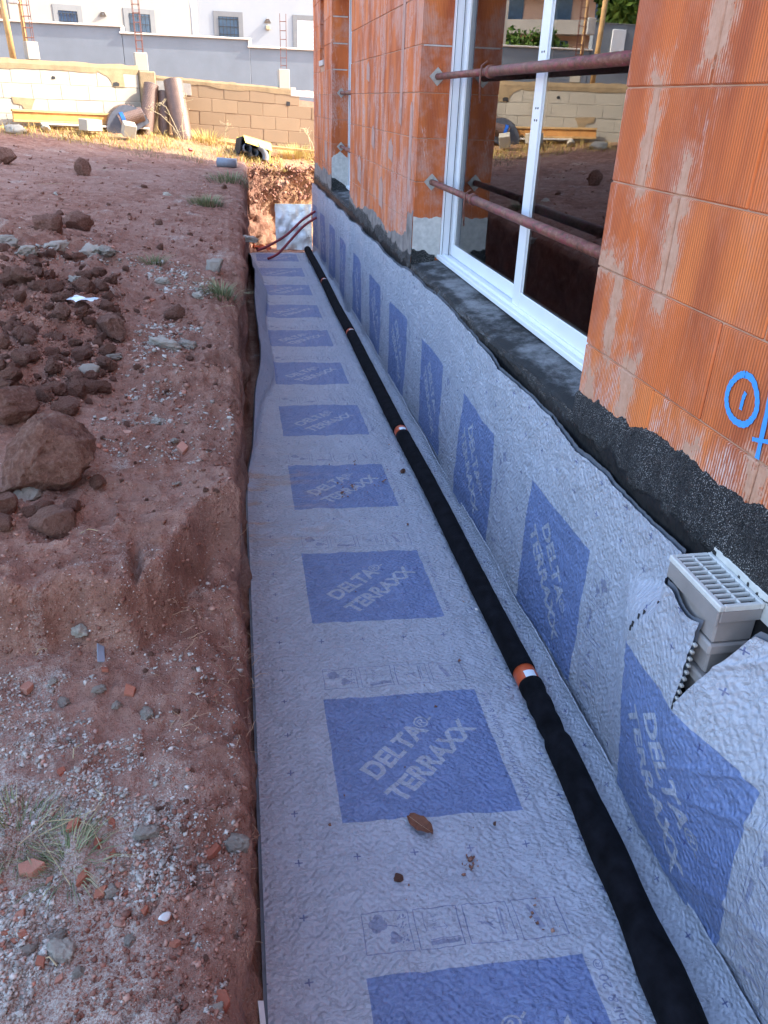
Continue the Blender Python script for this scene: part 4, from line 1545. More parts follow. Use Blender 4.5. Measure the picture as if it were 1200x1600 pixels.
# left wall: local x runs from the pilaster (0) to the left (negative)
lw = local_thing('block_wall', 'sunlit cream block wall behind the timber beam, left of the rolled sheets', 'wall', (-1.66, 17.34, 0), A28)
hb = 0.235
ztop_l = 2.745
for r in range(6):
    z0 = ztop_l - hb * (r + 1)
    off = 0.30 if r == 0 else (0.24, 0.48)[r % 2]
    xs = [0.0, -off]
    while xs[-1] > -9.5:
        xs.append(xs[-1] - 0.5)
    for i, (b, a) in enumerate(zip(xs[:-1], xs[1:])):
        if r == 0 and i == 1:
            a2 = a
            put_block(lw, a, b - 0.16, z0, hb, M['block_cream'])
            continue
        put_block(lw, a, b, z0, hb, M['block_cream'])
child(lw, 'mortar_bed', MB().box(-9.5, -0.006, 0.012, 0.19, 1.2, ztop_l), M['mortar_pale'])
cp_ = MB()
xs = np.arange(-9.5, 0.001, 0.05)
Vc, Fc = [], []
for i, x in enumerate(xs):
    w = 0.022 * fbm(np.array([[x, 0, 1.0]]), 3, 3, 200)[0]
    w2 = 0.012 * fbm(np.array([[x, 5, 1.0]]), 6, 3, 201)[0]
    Vc += [(x, -0.006, ztop_l - 0.01 + w), (x, -0.012, ztop_l + 0.07), (x, 0.0, 2.885 + w2), (x, 0.2, 2.885 + w2), (x, 0.205, ztop_l - 0.01)]
for i in range(len(xs) - 1):
    for j in range(4):
        a = i * 5 + j
        Fc.append((a, a + 5, a + 6, a + 1))
cp_.add(Vc, Fc)
child(lw, 'mortar_cap', cp_, M['cap'])
# mortar patch with a hole broken in it
pt = MB()
out_l = [(-0.80, 2.77), (-0.30, 2.77), (-0.29, 2.515), (-0.52, 2.515), (-0.54, 2.60), (-0.60, 2.68), (-0.70, 2.72)]
pt.add([(x, -0.011, z) for x, z in out_l] + [(x, 0.01, z) for x, z in out_l], [tuple(range(7))] + [(i, (i + 1) % 7, 7 + (i + 1) % 7, 7 + i) for i in range(7)])
child(lw, 'mortar_patch', pt, M['cap'])
hl = MB()
hl.add([(-0.52, -0.0135, 2.52), (-0.40, -0.0135, 2.53), (-0.39, -0.0135, 2.575), (-0.44, -0.0135, 2.60), (-0.51, -0.0135, 2.585)], [(0, 1, 2, 3, 4)])
child(lw, 'broken_hole', hl, M['dark'])
hl = MB()
hl.add([(-1.62, -0.0065, 2.60), (-1.55, -0.0065, 2.60), (-1.55, -0.0065, 2.64), (-1.60, -0.0065, 2.65)], [(0, 1, 2, 3)])
child(lw, 'broken_hole', hl, M['dark'])
pt = MB()
out_l = [(-2.35, 2.30), (-1.95, 2.28), (-2.0, 2.20), (-2.05, 2.10), (-2.15, 2.06), (-2.2, 2.18), (-2.33, 2.20)]
pt.add([(x, -0.011, z) for x, z in out_l] + [(x, 0.01, z) for x, z in out_l], [tuple(range(7))] + [(i, (i + 1) % 7, 7 + (i + 1) % 7, 7 + i) for i in range(7)])
child(lw, 'mortar_patch', pt, M['cap'])

rw = local_thing('block_wall', 'tan block wall stepping down between the rolled sheets and the house corner', 'wall', (-1.46, 17.42, 0), math.radians(7))
SH = -0.042
zt_r = 2.66
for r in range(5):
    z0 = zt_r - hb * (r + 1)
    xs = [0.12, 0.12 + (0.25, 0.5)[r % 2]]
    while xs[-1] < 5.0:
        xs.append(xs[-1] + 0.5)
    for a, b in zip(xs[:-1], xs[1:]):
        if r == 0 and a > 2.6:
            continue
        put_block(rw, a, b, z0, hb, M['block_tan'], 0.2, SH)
mbd = MB()
mbd.add([(0.1, 0.012, 1.0), (5.2, 0.012, 0.8), (5.2, 0.012, zt_r - hb + SH * 5.2), (0.1, 0.012, zt_r + SH * 0.1), (0.1, 0.19, 1.0), (5.2, 0.19, 0.8), (5.2, 0.19, zt_r - hb + SH * 5.2), (0.1, 0.19, zt_r + SH * 0.1)],
        [(0, 1, 2, 3), (7, 6, 5, 4), (0, 4, 5, 1), (1, 5, 6, 2), (2, 6, 7, 3), (3, 7, 4, 0)])
child(rw, 'mortar_bed', mbd, M['mortar'])
cp_ = MB()
xs = np.arange(0.1, 2.72, 0.05)
Vc, Fc = [], []
for i, x in enumerate(xs):
    w = 0.03 * fbm(np.array([[x, 0, 1.0]]), 3, 3, 210)[0]
    zb_ = zt_r + SH * x
    th_ = 0.085 + 0.01 * vnoise(np.array([[x * 9, 2, 2.0]]), 3)[0] - 0.01 * (x / 2.6)
    Vc += [(x, -0.008, zb_ - 0.05 * (x / 2.7) + w), (x, -0.014, zb_ + 0.04), (x, -0.002, zb_ + th_), (x, 0.2, zb_ + th_), (x, 0.205, zb_ - 0.01)]
for i in range(len(xs) - 1):
    for j in range(4):
        a = i * 5 + j
        Fc.append((a, a + 5, a + 6, a + 1))
cp_.add(Vc, Fc)
n_ = len(Vc)
child(rw, 'mortar_cap', cp_, M['cap'])
st = MB()
xs = np.arange(2.70, 5.2, 0.1)
for a, b in zip(xs[:-1], xs[1:]):
    dz = 0.05 * math.exp(-(a - 2.70) / 0.08) + 0.012 * math.sin(a * 13)
    st.box(a, b, -0.008, 0.2, 2.575 + SH * (a - 2.7) - 0.10, 2.585 + SH * (a - 2.7) + dz)
child(rw, 'mortar_step', st, M['mortar_pale'])
hl = MB()
hl.add([(2.60, -0.006, 2.30), (2.68, -0.006, 2.30), (2.68, -0.006, 2.37), (2.61, -0.006, 2.38)], [(0, 1, 2, 3)])
child(rw, 'broken_hole', hl, M['dark'])
gp = MB()
gp.cbox(0.02, 0.75, -0.010, 0.01, 2.42, 2.65, 0.004)
child(rw, 'render_patch', gp, M['concrete'])
pil = local_thing('wall_pilaster', 'brown mortared concrete pilaster where the two block walls meet', 'pilaster', (-1.52, 17.38, 0), math.radians(12))
child(pil, 'shaft', MB().cbox(-0.14, 0.16, -0.06, 0.2, 1.3, 2.80, 0.02), M['cap'])


# starter columns: a cast block base with a cage of reinforcing bars
def column(name_lbl, pos, rotz, w, h, top, nb=4, sticks=False):
    t = thing('column_starter', name_lbl, 'column', pos, rotz, 'concrete starter columns on the back wall')
    child(t, 'base_block', MB().cbox(-w / 2, w / 2, 0, w, 0, h, 0.008), M['concrete'] if False else M['block_cream'])
    c_ = 0.055
    for i, (sx, sy) in enumerate(((-1, 0), (1, 0), (-1, 1), (1, 1))[:nb]):
        lean = 0.012 * math.sin(i * 2.1)
        child(t, 'bar', MB().tube([(sx * c_, w / 2 - c_ + 2 * c_ * sy, h - 0.02), (sx * c_ + lean, w / 2 - c_ + 2 * c_ * sy, top)], 0.006, 6), M['rebar'])
    z = h + 0.06
    while z < top - 0.05:
        k = c_ + 0.007
        y0_, y1_ = w / 2 - k, w / 2 + k
        if nb == 2:
            y1_ = y0_ + 0.012
        child(t, 'tie', MB().tube([(-k, y0_, z), (k, y0_, z + 0.005), (k, y1_, z), (-k, y1_, z - 0.003), (-k, y0_, z)], 0.0045, 5), M['rebar'])
        z += 0.15 + random.uniform(-0.02, 0.02)
    return t


column('starter column with rusty rebar cage beside the wooden pole', (-3.30, 16.47, 2.885), A28, 0.20, 0.27, 1.55)
column('starter column with rusty rebar cage above the rolled sheets', (-1.58, 17.36, 2.80), math.radians(12), 0.23, 0.30, 1.75)
column('starter column with short two-bar rebar ladder near the house corner', (1.10, 17.72, 2.60), math.radians(7), 0.21, 0.34, 1.27, 2)
for i, (x, y, lean, r) in enumerate(((-3.62, 16.36, -0.05, 0.052), (-3.44, 16.62, 0.02, 0.035), (-3.05, 16.85, -0.02, 0.038), (-3.18, 16.72, 0.01, 0.032))):
    lbl = ['thick wooden pole standing on the block wall at its left end', 'thin wooden post behind the starter column carrying a white box', 'thin wooden post behind the rebar cage, reflected in the glass', 'second thin wooden post behind the rebar cage, reflected in the glass'][i]
    if i >= 2:
        continue
    mb = MB().tube([(x, y, 2.80), (x + lean * 0.5, y, 3.6), (x + lean, y, 4.7)], [r, r * 0.97, r * 0.9], 12)
    mb.smooth = True
    tag(mb.build('wooden_pole', M['wood']), lbl, 'pole', 'wooden poles on the back wall')
mb = MB().cbox(-3.60, -3.44, 16.52, 16.64, 3.70, 3.98, 0.01)
tag(mb.build('meter_box', M['white_plastic']), 'small white box fixed to the thin wooden post', 'box')

# ------------------------------------------------------------------ grey rendered boundary wall and the white house behind it
gw = thing('boundary_wall', 'grey rendered boundary wall with pale stepped coping below the white house', 'wall', (0, 20.2, 0))
GW = [(-16, -5.12, 4.22), (-5.10, -2.20, 3.66), (-2.19, 0.50, 3.54), (0.51, 9, 3.395)]
for i, (a, b, z) in enumerate(GW):
    child(gw, 'wall_panel', MB().cbox(a, b, 0, 0.2, 0.8, z, 0.004), M['render_gray'])
    if i:
        child(gw, 'coping', MB().cbox(a - 0.05, b + 0.035, -0.045, 0.245, z + 0.001, z + 0.038, 0.008), M['coping'])
    else:
        child(gw, 'coping', MB().cbox(a - 0.05, b + 0.02, -0.02, 0.22, z + 0.001, z + 0.02, 0.005), M['surround'])
child(gw, 'coping_step', MB().cbox(-2.215, -2.155, -0.03, 0.23, 3.579, 3.697, 0.006), M['coping'])
child(gw, 'coping_step', MB().cbox(0.475, 0.545, -0.03, 0.23, 3.434, 3.577, 0.006), M['coping'])
pnl = MB().cbox(-5.92, -5.58, -0.05, -0.003, 3.35, 4.12, 0.01)
child(gw, 'meter_panel', pnl, M['shutter'])

HY = 37.0
hk = HY / 27.0


def hz(z):
    return 2.42 + (z - 2.42) * hk


wh = thing('white_house', 'white rendered house with grey window surrounds behind the boundary wall', 'house', (-1.1, HY, 0))
wyaw = math.radians(14)


def wing(name, x0, x1, yaw, mat, px, py):
    mb = MB().box(x0, x1, 0, 7, 0, 11)
    o = child(wh, name, mb, mat)
    o.location = (px, py, 0)
    o.rotation_euler = (0, 0, yaw)
    return o


def lx(xw):
    """x along the left wing for a point seen at world x on the plane Y = 27"""
    xd = xw * hk - (-1.1)
    k_ = (xw / 27.0)
    # ray (k_, 1): solve for local coordinate along the yawed wing
    c_, s_ = math.cos(wyaw), math.sin(wyaw)
    # point = (-1.1 + u c, HY + u s); x/y = k_
    return (k_ * HY + 1.1) / (c_ - k_ * s_)


wl = wing('left_wing', lx(-5.88), 0.0, wyaw, M['house_white'], 0, 0)
wr = wing('right_wing', 0.0, 9.0, 0.0, M['house_white_shade'], 0.02, 0.12)


def hwin(wing_o, x0, x1, ztop, zbot, sx, sz, bars=True, door=False):
    """x0..x1 outer surround, opening inside it"""
    f = MB()
    f.cbox(x0, x0 + sx, -0.03, 0.02, zbot, ztop, 0.004)
    f.cbox(x1 - sx, x1, -0.03, 0.02, zbot, ztop, 0.004)
    f.cbox(x0 + sx, x1 - sx, -0.03, 0.02, ztop - sz, ztop, 0.004)
    o = child(wh, 'door' if door else 'window', f, M['surround'], parent=wing_o)
    a, b, zt = x0 + sx, x1 - sx, ztop - sz
    p = MB()
    p.box(a, b, -0.006, 0.015, zbot, zt)
    if door:
        for k in range(14):
            p.box(a + 0.03, b - 0.03, -0.014, -0.0062, zt - 0.05 - k * 0.14, zt - 0.03 - k * 0.14)
    child(wh, 'leaf' if door else 'pane', p, M['shutter'] if door else M['pane_dark'], parent=o)
    if bars:
        g = MB()
        for k in range(6):
            x = a + 0.04 + (b - a - 0.08) * k / 5
            g.box(x - 0.010, x + 0.010, -0.05, -0.032, zbot, zt)
        for k in range(3):
            z = zt - 0.08 - k * 0.26
            g.box(a, b, -0.0515, -0.0335, z - 0.010, z + 0.010)
        child(wh, 'grille', g, M['rebar'] if not bars else M['gasket'], parent=o)


hwin(wl, lx(-4.73), lx(-3.95), hz(4.49), hz(3.4), 0.18, 0.20)
hwin(wl, lx(-2.83), lx(-1.97), hz(4.52), hz(3.4), 0.19, 0.17)
hwin(wr, (-0.34) * hk + 1.1, 0.5 * hk + 1.1, hz(4.61), hz(3.4), 0.18, 0.18)
hwin(wr, 1.95 * hk + 1.1, 2.95 * hk + 1.1, hz(4.62), hz(2.6), 0.18, 0.17, False, True)
dp = MB().tube([(-0.94 * hk + 1.1, -0.01, 2.0), (-0.94 * hk + 1.1, -0.01, hz(4.62)), (-0.97 * hk + 1.1, -0.01, hz(4.72)), (-0.97 * hk + 1.1, -0.01, 11)], 0.06, 8)
o = child(wh, 'downpipe', dp, M['house_white_shade'], True)
for x, z, wo in ((lx(-3.40), hz(4.30), wl), (1.21 * hk + 1.1, hz(4.40), wr)):
    l = MB()
    l.tube([(x, 0, z + 0.08), (x, -0.12, z + 0.05)], 0.05, 8)
    l.add([(x - 0.14, -0.02, z - 0.04), (x + 0.14, -0.02, z - 0.04), (x + 0.06, -0.16, z + 0.10), (x - 0.06, -0.16, z + 0.10), (x, -0.01, z + 0.14)], [(0, 1, 2, 3), (3, 2, 4), (0, 3, 4), (1, 4, 2), (0, 4, 1)])
    child(wh, 'wall_lamp', l, M['surround'], parent=wo)
l = MB().cbox(1.21 * hk + 1.02, 1.21 * hk + 1.20, -0.09, 0.0, hz(4.20), hz(4.31), 0.02)
child(wh, 'bell_box', l, M['tan_plastic'], parent=wr)

# ------------------------------------------------------------------ things lying along the back wall
def lw_pt(u, off, z):
    """point u metres left of the pilaster along the left wall, off metres in front of it"""
    return np.array([-1.66 - u * math.cos(A28) + off * math.sin(A28), 17.34 - u * math.sin(A28) - off * math.cos(A28), z])


bt = thing('timber_beam', 'long orange timber beam lying against the sunlit block wall', 'beam', tuple(lw_pt(1.45, 0.16, 1.905)), A28)
child(bt, 'web', MB().cbox(-0.97, 0.97, -0.025, 0.025, 0.03, 0.15, 0.004), M['wood_orange'])
child(bt, 'flange', MB().cbox(-0.98, 0.98, -0.05, 0.05, 0.150, 0.19, 0.005), M['wood'])
child(bt, 'flange', MB().cbox(-0.98, 0.98, -0.05, 0.05, -0.01, 0.03, 0.005), M['wood'])
bt.rotation_euler = (0, math.radians(1.2), A28)
pb_ = MB().cbox(-0.95, 0.95, -0.06, 0.06, 0, 0.03, 0.004)
o = pb_.build('plank', M['coping'], None, loc=tuple(lw_pt(1.05, 0.36, 1.855)), rot=(0, math.radians(1.5), A28 * 0.7))
tag(o, 'pale flat plank lying on the ground in front of the timber beam', 'plank')
ob1 = MB().cbox(-0.20, 0.20, -0.10, 0.10, 0, 0.19, 0.01)
o = ob1.build('concrete_block', M['block_cream'], None, loc=tuple(lw_pt(1.25, 0.62, 1.80)), rot=(0.05, 0.04, math.radians(58)))
tag(o, 'loose cream block lying before the timber beam', 'block')
ob1 = MB().cbox(-0.11, 0.11, -0.10, 0.10, 0, 0.22, 0.01)
o = ob1.build('concrete_block', M['block_cream'], None, loc=tuple(lw_pt(0.70, 0.95, 1.74)), rot=(0.35, 0.15, math.radians(20)))
tag(o, 'white broken block tilted in the dry grass below the plank', 'block')


def roll(p0, p1, r, label, seed, turns=True):
    p0, p1 = np.array(p0, float), np.array(p1, float)
    ax = p1 - p0
    Ln = np.linalg.norm(ax)
    t = thing('membrane_roll', label, 'roll', tuple(p0), 0, 'brown dimpled membrane rolls')
    d = ax / Ln
    u = np.cross(d, [0, 1, 0.1])
    u /= np.linalg.norm(u)
    w = np.cross(d, u)
    na, nl = 96, int(Ln / 0.0085)
    A = np.linspace(0, 2 * np.pi, na + 1)
    Lz = np.linspace(0, Ln, nl)
    AA, LL = np.meshgrid(A, Lz)
    # rows of dimples, each row shifted by half a step
    nd = max(16, int(2 * np.pi * r / 0.036))
    ph = LL / 0.030
    k = np.floor(ph)
    dim = np.clip(np.cos(nd * AA + np.pi * k) , 0, 1) * np.clip(np.cos(2 * np.pi * (ph - k - 0.5)) * 0.5 + 0.5, 0, 1)
    R = r + 0.011 * dim + 0.006 * np.sin(AA * 2 + seed)
    P = p0 * 0 + d * LL[..., None] + R[..., None] * (np.cos(AA)[..., None] * u + np.sin(AA)[..., None] * w)
    me = np_mesh('shell', P.reshape(-1, 3), grid_faces(nl, na + 1), True)
    o = link('shell', me, M['brown_dimple'])
    o.parent = t
    sp = MB()
    for end, sg in ((Ln - 0.004, 1), (0.004, -1)):
        V_ = [d * end] + [d * end + (r * 1.0) * (math.cos(a) * u + math.sin(a) * w) for a in np.linspace(0, 2 * math.pi, 25)[:-1]]
        sp.add(V_, [(0, i + 1, (i + 1) % 24 + 1) for i in range(24)])
    for k2 in range(4):
        rr_ = r * (0.25 + 0.2 * k2)
        sp.tube([d * (Ln + 0.002) + rr_ * (math.cos(a) * u + math.sin(a) * w) for a in np.linspace(0, 2 * math.pi, 20)], 0.006, 5)
    child(t, 'roll_end', sp, M['dimple_back'])
    return t


roll((-1.61, 16.95, 1.68), (-1.43, 17.22, 2.58), 0.125, 'narrow standing roll of brown dimpled sheet beside the taped bundle', 1)
roll((-0.90, 16.90, 1.62), (-1.03, 17.20, 2.66), 0.165, 'thickest standing roll of brown dimpled sheet, leaning at the right end', 2)
roll((-1.28, 17.12, 1.66), (-1.22, 17.27, 2.47), 0.10, 'short roll of brown dimpled sheet half hidden between the two tall rolls', 3)
# loosely curled sheet held by blue tape
cs = thing('membrane_roll', 'curled brown dimpled sheet tied with blue tape, slumped against the wall', 'roll', (-1.95, 16.85, 1.74), math.radians(12), 'brown dimpled membrane rolls')
na, nl = 70, 46
A = np.linspace(math.radians(188), math.radians(22), na)
U = np.linspace(-0.26, 0.26, nl)
AA, UU = np.meshgrid(A, U)
nd = 34
k = np.floor((UU + 0.3) / 0.03)
dim = np.clip(np.cos(nd * AA + np.pi * k), 0, 1)
R = 0.40 + 0.010 * dim
P = np.stack([R * np.cos(AA) + 0.05, UU, 0.02 + 1.12 * R * np.sin(AA) + 0.02], -1)
o = link('curl', np_mesh('curl', P.reshape(-1, 3), grid_faces(nl, na), True), M['brown_dimple'])
o.parent = cs
mbk = MB()
V_ = [(0.05, -0.262, 0.0)] + [(0.40 * math.cos(a) + 0.05, -0.262, 0.02 + 0.448 * math.sin(a) + 0.02) for a in np.linspace(math.radians(188), math.radians(22), 30)]
mbk.add(V_, [(0, i, i + 1) for i in range(1, 30)])
child(cs, 'dark_hollow_face', mbk, M['dimple_back'])  # flat dark sheet standing for the shaded hollow under the curl
lr = MB()
tp0 = np.array([0.05, -0.30, 0.20])
tb = roll((-2.02, 16.62, 1.95), (-1.60, 16.74, 2.08), 0.135, 'short taped roll of brown dimpled sheet lying on the curled one', 5)
bl = MB().tube([np.array((-2.02, 16.62, 1.95)) + (np.array((-1.60, 16.74, 2.08)) - np.array((-2.02, 16.62, 1.95))) * f_ for f_ in (0.10, 0.24)], 0.152, 30, False)
bl.smooth = True
o = bl.build('blue_tape', M['blue_tape'], None)
o.parent = tb
o.location = (2.02, -16.62, -1.95)

# long plank and the yellow tub on the lit strip
o = MB().cbox(-1.3, 1.3, -0.06, 0.06, 0, 0.045, 0.004).build('plank', M['wood'], None, loc=(1.05, 16.75, float(base_h(1.05, 16.75)) + 0.03), rot=(0, math.radians(3.5), math.radians(-6)))
tag(o, 'yellow plank lying behind the overturned tub towards the house', 'plank')
tub = thing('plastic_tub', 'overturned yellow tub with grey corrugated ducts spilling out of it', 'tub', (0.40, 15.98, float(base_h(0.4, 15.98)) + 0.01))
tub.rotation_euler = (math.radians(-8), math.radians(14), math.radians(14))
tb_ = MB()
tb_.cbox(-0.26, 0.27, -0.02, 0.36, 0.27, 0.30, 0.01)
tb_.cbox(0.245, 0.29, -0.05, 0.36, -0.02, 0.269, 0.01)
tb_.cbox(-0.27, 0.27, 0.361, 0.385, -0.02, 0.30, 0.008)
tb_.add([(-0.26, -0.02, 0.298), (0.27, -0.02, 0.298), (0.29, -0.13, 0.15), (-0.23, -0.12, 0.17), (-0.26, -0.012, 0.285), (0.27, -0.012, 0.285), (0.283, -0.122, 0.145), (-0.222, -0.112, 0.164)],
        [(0, 1, 2, 3), (7, 6, 5, 4), (0, 4, 5, 1), (1, 5, 6, 2), (2, 6, 7, 3), (3, 7, 4, 0)])
child(tub, 'shell', tb_, M['yellow'])
child(tub, 'back_panel', MB().cbox(-0.285, -0.262, 0.0, 0.36, -0.02, 0.269, 0.005), M['dark'])
child(tub, 'lining', MB().box(-0.255, 0.24, 0.30, 0.355, 0.0, 0.268), M['dark'])
for x, z, r_ in ((-0.16, 0.10, 0.075), (-0.02, 0.055, 0.07)):
    dd = MB().tube([(x, -0.08, z), (x, 0.28, z)], [r_, r_], 16, False)
    dd.tube([(x, -0.076, z), (x, 0.28, z)], [r_ * 0.86, r_ * 0.86], 16, False)
    child(tub, 'duct', dd, M['pipe_gray'], True)
cr_ = []
pts_, rad_ = [], []
for k in range(34):
    a = math.radians(-10 + 100 * k / 33)
    pts_.append((0.03 + 0.17 * math.cos(a) , -0.06 - 0.01 * k / 33, 0.0 + 0.17 * math.sin(a)))
    rad_.append(0.062 if k % 2 else 0.054)
child(tub, 'corrugated_duct', MB().tube(pts_, rad_, 14), M['pipe_gray'], True)
pg = at(354, 262)
mb = MB().tube([(pg[0] - 0.15, pg[1] + 0.05, pg[2] + 0.065), (pg[0] + 0.17, pg[1] - 0.02, pg[2] + 0.055)], 0.075, 20)
mb.smooth = True
tag(mb.build('pipe_offcut', M['pipe_gray']), 'short grey pipe offcut lying at the corner of the trench rim', 'pipe offcut')

# ------------------------------------------------------------------ buildings and trees off to the left, seen mirrored in the glass
ap = thing('apartment_building', 'peach apartment block with white balcony slabs mirrored in the door glass', 'building', (-20, 62, 0), math.radians(25))
child(ap, 'wall', MB().box(-9, 9, 0, 12, 0, 22), M['peach'])
for fl_ in range(6):
    z = 4.45 + 2.6 * fl_
    child(ap, 'balcony', MB().box(-9.2, 9.4, -1.5, -0.01, z, z + 0.85), M['house_white'])
    for k in range(5):
        w_ = child(ap, 'window', MB().box(-7.8 + 3.5 * k, -5.9 + 3.5 * k, -0.06, -0.005, z + 0.8, z + 2.3), M['pane_dark'])
th2 = thing('neighbour_house', 'peach neighbour house with low tiled roof mirrored in the door glass', 'house', (-19.3, 47, 0), math.radians(20))
child(th2, 'wall', MB().box(-3, 3, 0, 6, 0, 5.0), M['peach'])
rf_ = MB()
rf_.add([(-3.5, -0.5, 5.0), (3.5, -0.5, 5.0), (3.5, 6.5, 5.0), (-3.5, 6.5, 5.0), (-1.5, 3, 6.3), (1.5, 3, 6.3)], [(0, 1, 5, 4), (1, 2, 5), (2, 3, 4, 5), (3, 0, 4), (0, 3, 2, 1)])
child(th2, 'roof', rf_, M['roof_tile'])


def leaves(center, rad, n, size, seed, shell=0.55):
    r = np.random.default_rng(seed)
    K = 14
    cl = r.normal(size=(K, 3))
    cl /= np.linalg.norm(cl, axis=1)[:, None]
    cl = cl * (r.random((K, 1)) * 0.5 + 0.4) * np.array(rad)
    w = r.integers(0, K, n)
    d = r.normal(size=(n, 3))
    d /= np.linalg.norm(d, axis=1)[:, None]
    p = cl[w] + d * (r.random((n, 1)) ** shell) * np.array(rad) * 0.42
    a = r.normal(size=(n, 3))
    a /= np.linalg.norm(a, axis=1)[:, None]
    b = np.cross(a, r.normal(size=(n, 3)))
    b /= np.linalg.norm(b, axis=1)[:, None]
    s = size * (0.6 + 0.8 * r.random((n, 1)))
    q = p + np.array(center)
    V = np.stack([q - a * s, q - b * s * 0.45, q + a * s, q + b * s * 0.45], 1).reshape(-1, 3)
    F = np.arange(4 * n).reshape(-1, 4)
    tone = np.repeat(np.clip(r.random(K)[w] * 0.6 + r.random(n) * 0.4, 0, 1), 4)
    return V, F, tone


def tree(pos, h, rad, n, label, seed, name='tree', cat='tree'):
    t = thing(name, label, cat, pos, 0)
    r = random.Random(seed)
    tr = MB().tube([(0, 0, -0.3), (0.1, 0, h * 0.3), (0.0, 0.1, h * 0.6)], [0.18, 0.13, 0.06], 8)
    for k in range(6):
        a = k * 1.05
        tr.tube([(0.05, 0, h * 0.35), (math.cos(a) * rad[0] * 0.4, math.sin(a) * rad[1] * 0.4, h * 0.55), (math.cos(a) * rad[0] * 0.65, math.sin(a) * rad[1] * 0.65, h * 0.72)], [0.07, 0.045, 0.02], 6)
    child(t, 'trunk', tr, M['bark'])
    V, F, tone = leaves((0, 0, h * 0.68), rad, n, 0.16, seed)
    o = link('crown', np_mesh('crown', V, F, False, tone), M['leafgreen'])
    o.parent = t
    return t


tree((-16.5, 57, 0.5), 6.9, (2.8, 1.5, 1.8), 4600, 'bright green bushy tree behind the boundary wall, mirrored left of the glass post', 3)
tree((-13.8, 38, 0.5), 8.2, (1.7, 1.7, 2.6), 6500, 'tall yellow-green tree mirrored in the upper right of the glass', 4)
tree((-19.0, 46, 0.5), 8.5, (2.4, 2.2, 2.6), 5000, 'dark green tree farther off mirrored beside the tall yellow-green one', 5)

# ------------------------------------------------------------------ clods, stones and rubble on the soil
def ico(sub):
    bm = bmesh.new()
    bmesh.ops.create_icosphere(bm, subdivisions=sub, radius=1.0)
    V = np.array([v.co[:] for v in bm.verts])
    F = np.array([[v.index for v in f.verts] for f in bm.faces])
    bm.free()
    return V, F


ICO = {s: ico(s) for s in (1, 2, 3, 4, 5)}


def rock_mesh(name, sub, seed, sq=(1, 0.8, 0.65), facets=9, rough=0.10, mat=None, cut=0.62):
    V, F = ICO[sub]
    r = np.random.default_rng(seed)
    P = V.copy()
    for _ in range(facets):
        n = r.normal(size=3)
        n /= np.linalg.norm(n)
        d = cut + 0.3 * r.random()
        over = np.maximum(P @ n - d, 0)
        P = P - over[:, None] * n * 0.92
    rad = 1 + rough * fbm(V, 1.6, 4, seed, 0.6) + rough * 0.55 * billow(V, 3.8, 4, seed + 9, 0.62)
    P = P * rad[:, None] * np.array(sq)
    me = np_mesh(name, P, F, sub >= 3)
    if mat:
        me.materials.append(mat)
    return me


clod_meshes = [rock_mesh('clod', 4, 300 + i, (1, 0.75 + 0.05 * (i % 4), 0.6 + 0.06 * (i % 3)), 11, 0.20, M['clod']) for i in range(10)]
clod_pale = [rock_mesh('clod', 3, 330 + i, (1, 0.8, 0.7), 9, 0.12, M['clod_pale']) for i in range(4)]


def place(name, me, P, s, label, cat, group=None, sink=0.25, rot=None):
    o = bpy.data.objects.new(name, me)
    C.objects.link(o)
    zs = max(v for v in (0.6,)) * s
    o.location = (P[0], P[1], P[2] + s * (0.62 - sink) * 0.8)
    o.scale = (s, s, s)
    o.rotation_euler = rot if rot is not None else (random.uniform(-0.5, 0.5), random.uniform(-0.5, 0.5), random.uniform(0, 6.28))
    return tag(o, label, cat, group)


def px_size(P, px):
    """metres for a width in pixels of the photograph at point P"""
    return px * float((np.asarray(P) - EYE) @ FW) / F_PX


special = [
    (76, 722, 138, 5, 'largest red clod, a boulder-sized block of soil at the left edge', (1, 0.85, 0.92)),
    (84, 812, 62, 4, 'pale pinkish angular stone in front of the largest red clod', (1, 0.8, 0.75)),
    (154, 757, 28, 3, 'small red clod beside the right end of the largest clod', None),
    (6, 790, 52, 4, 'red clod cut by the photo edge below the largest clod', None),
    (72, 790, 36, 3, 'rounded brown stone, middle one in the row under the largest clod', None),
    (114, 793, 30, 3, 'brown stone at the right end of the row under the largest clod', None),
    (46, 797, 26, 3, 'small brown stone left in the row under the largest clod', None),
    (5, 820, 36, 3, 'red stone at the photo edge under the row of stones', None),
    (8, 246, 42, 4, 'dark clod on the far mound crest at the left edge', None),
    (131, 268, 30, 4, 'lone dark clod standing upright on the smooth far part of the mound', (0.8, 0.7, 0.95)),
    (120, 352, 42, 4, 'brown clod at the right of the pair above the mortar crust', None),
    (76, 362, 48, 4, 'brown clod at the left of the pair above the mortar crust', None),
    (178, 512, 70, 4, 'long flat-topped clod at the right edge of the clod heap', (1, 0.6, 0.5)),
    (276, 486, 34, 3, 'dark lump of soil between the two mortar dust patches', None),
    (143, 585, 36, 3, 'grey-brown stone at the lower right of the clod heap', None),
    (105, 640, 48, 4, 'rounded dark clod just above the largest red clod', (1, 0.75, 0.6)),
    (336, 416, 34, 3, 'grey stone half buried near the trench rim', None),
    (20, 640, 90, 4, 'broad red clod rising behind the largest clod at the left edge', (1, 0.7, 0.6)),
]
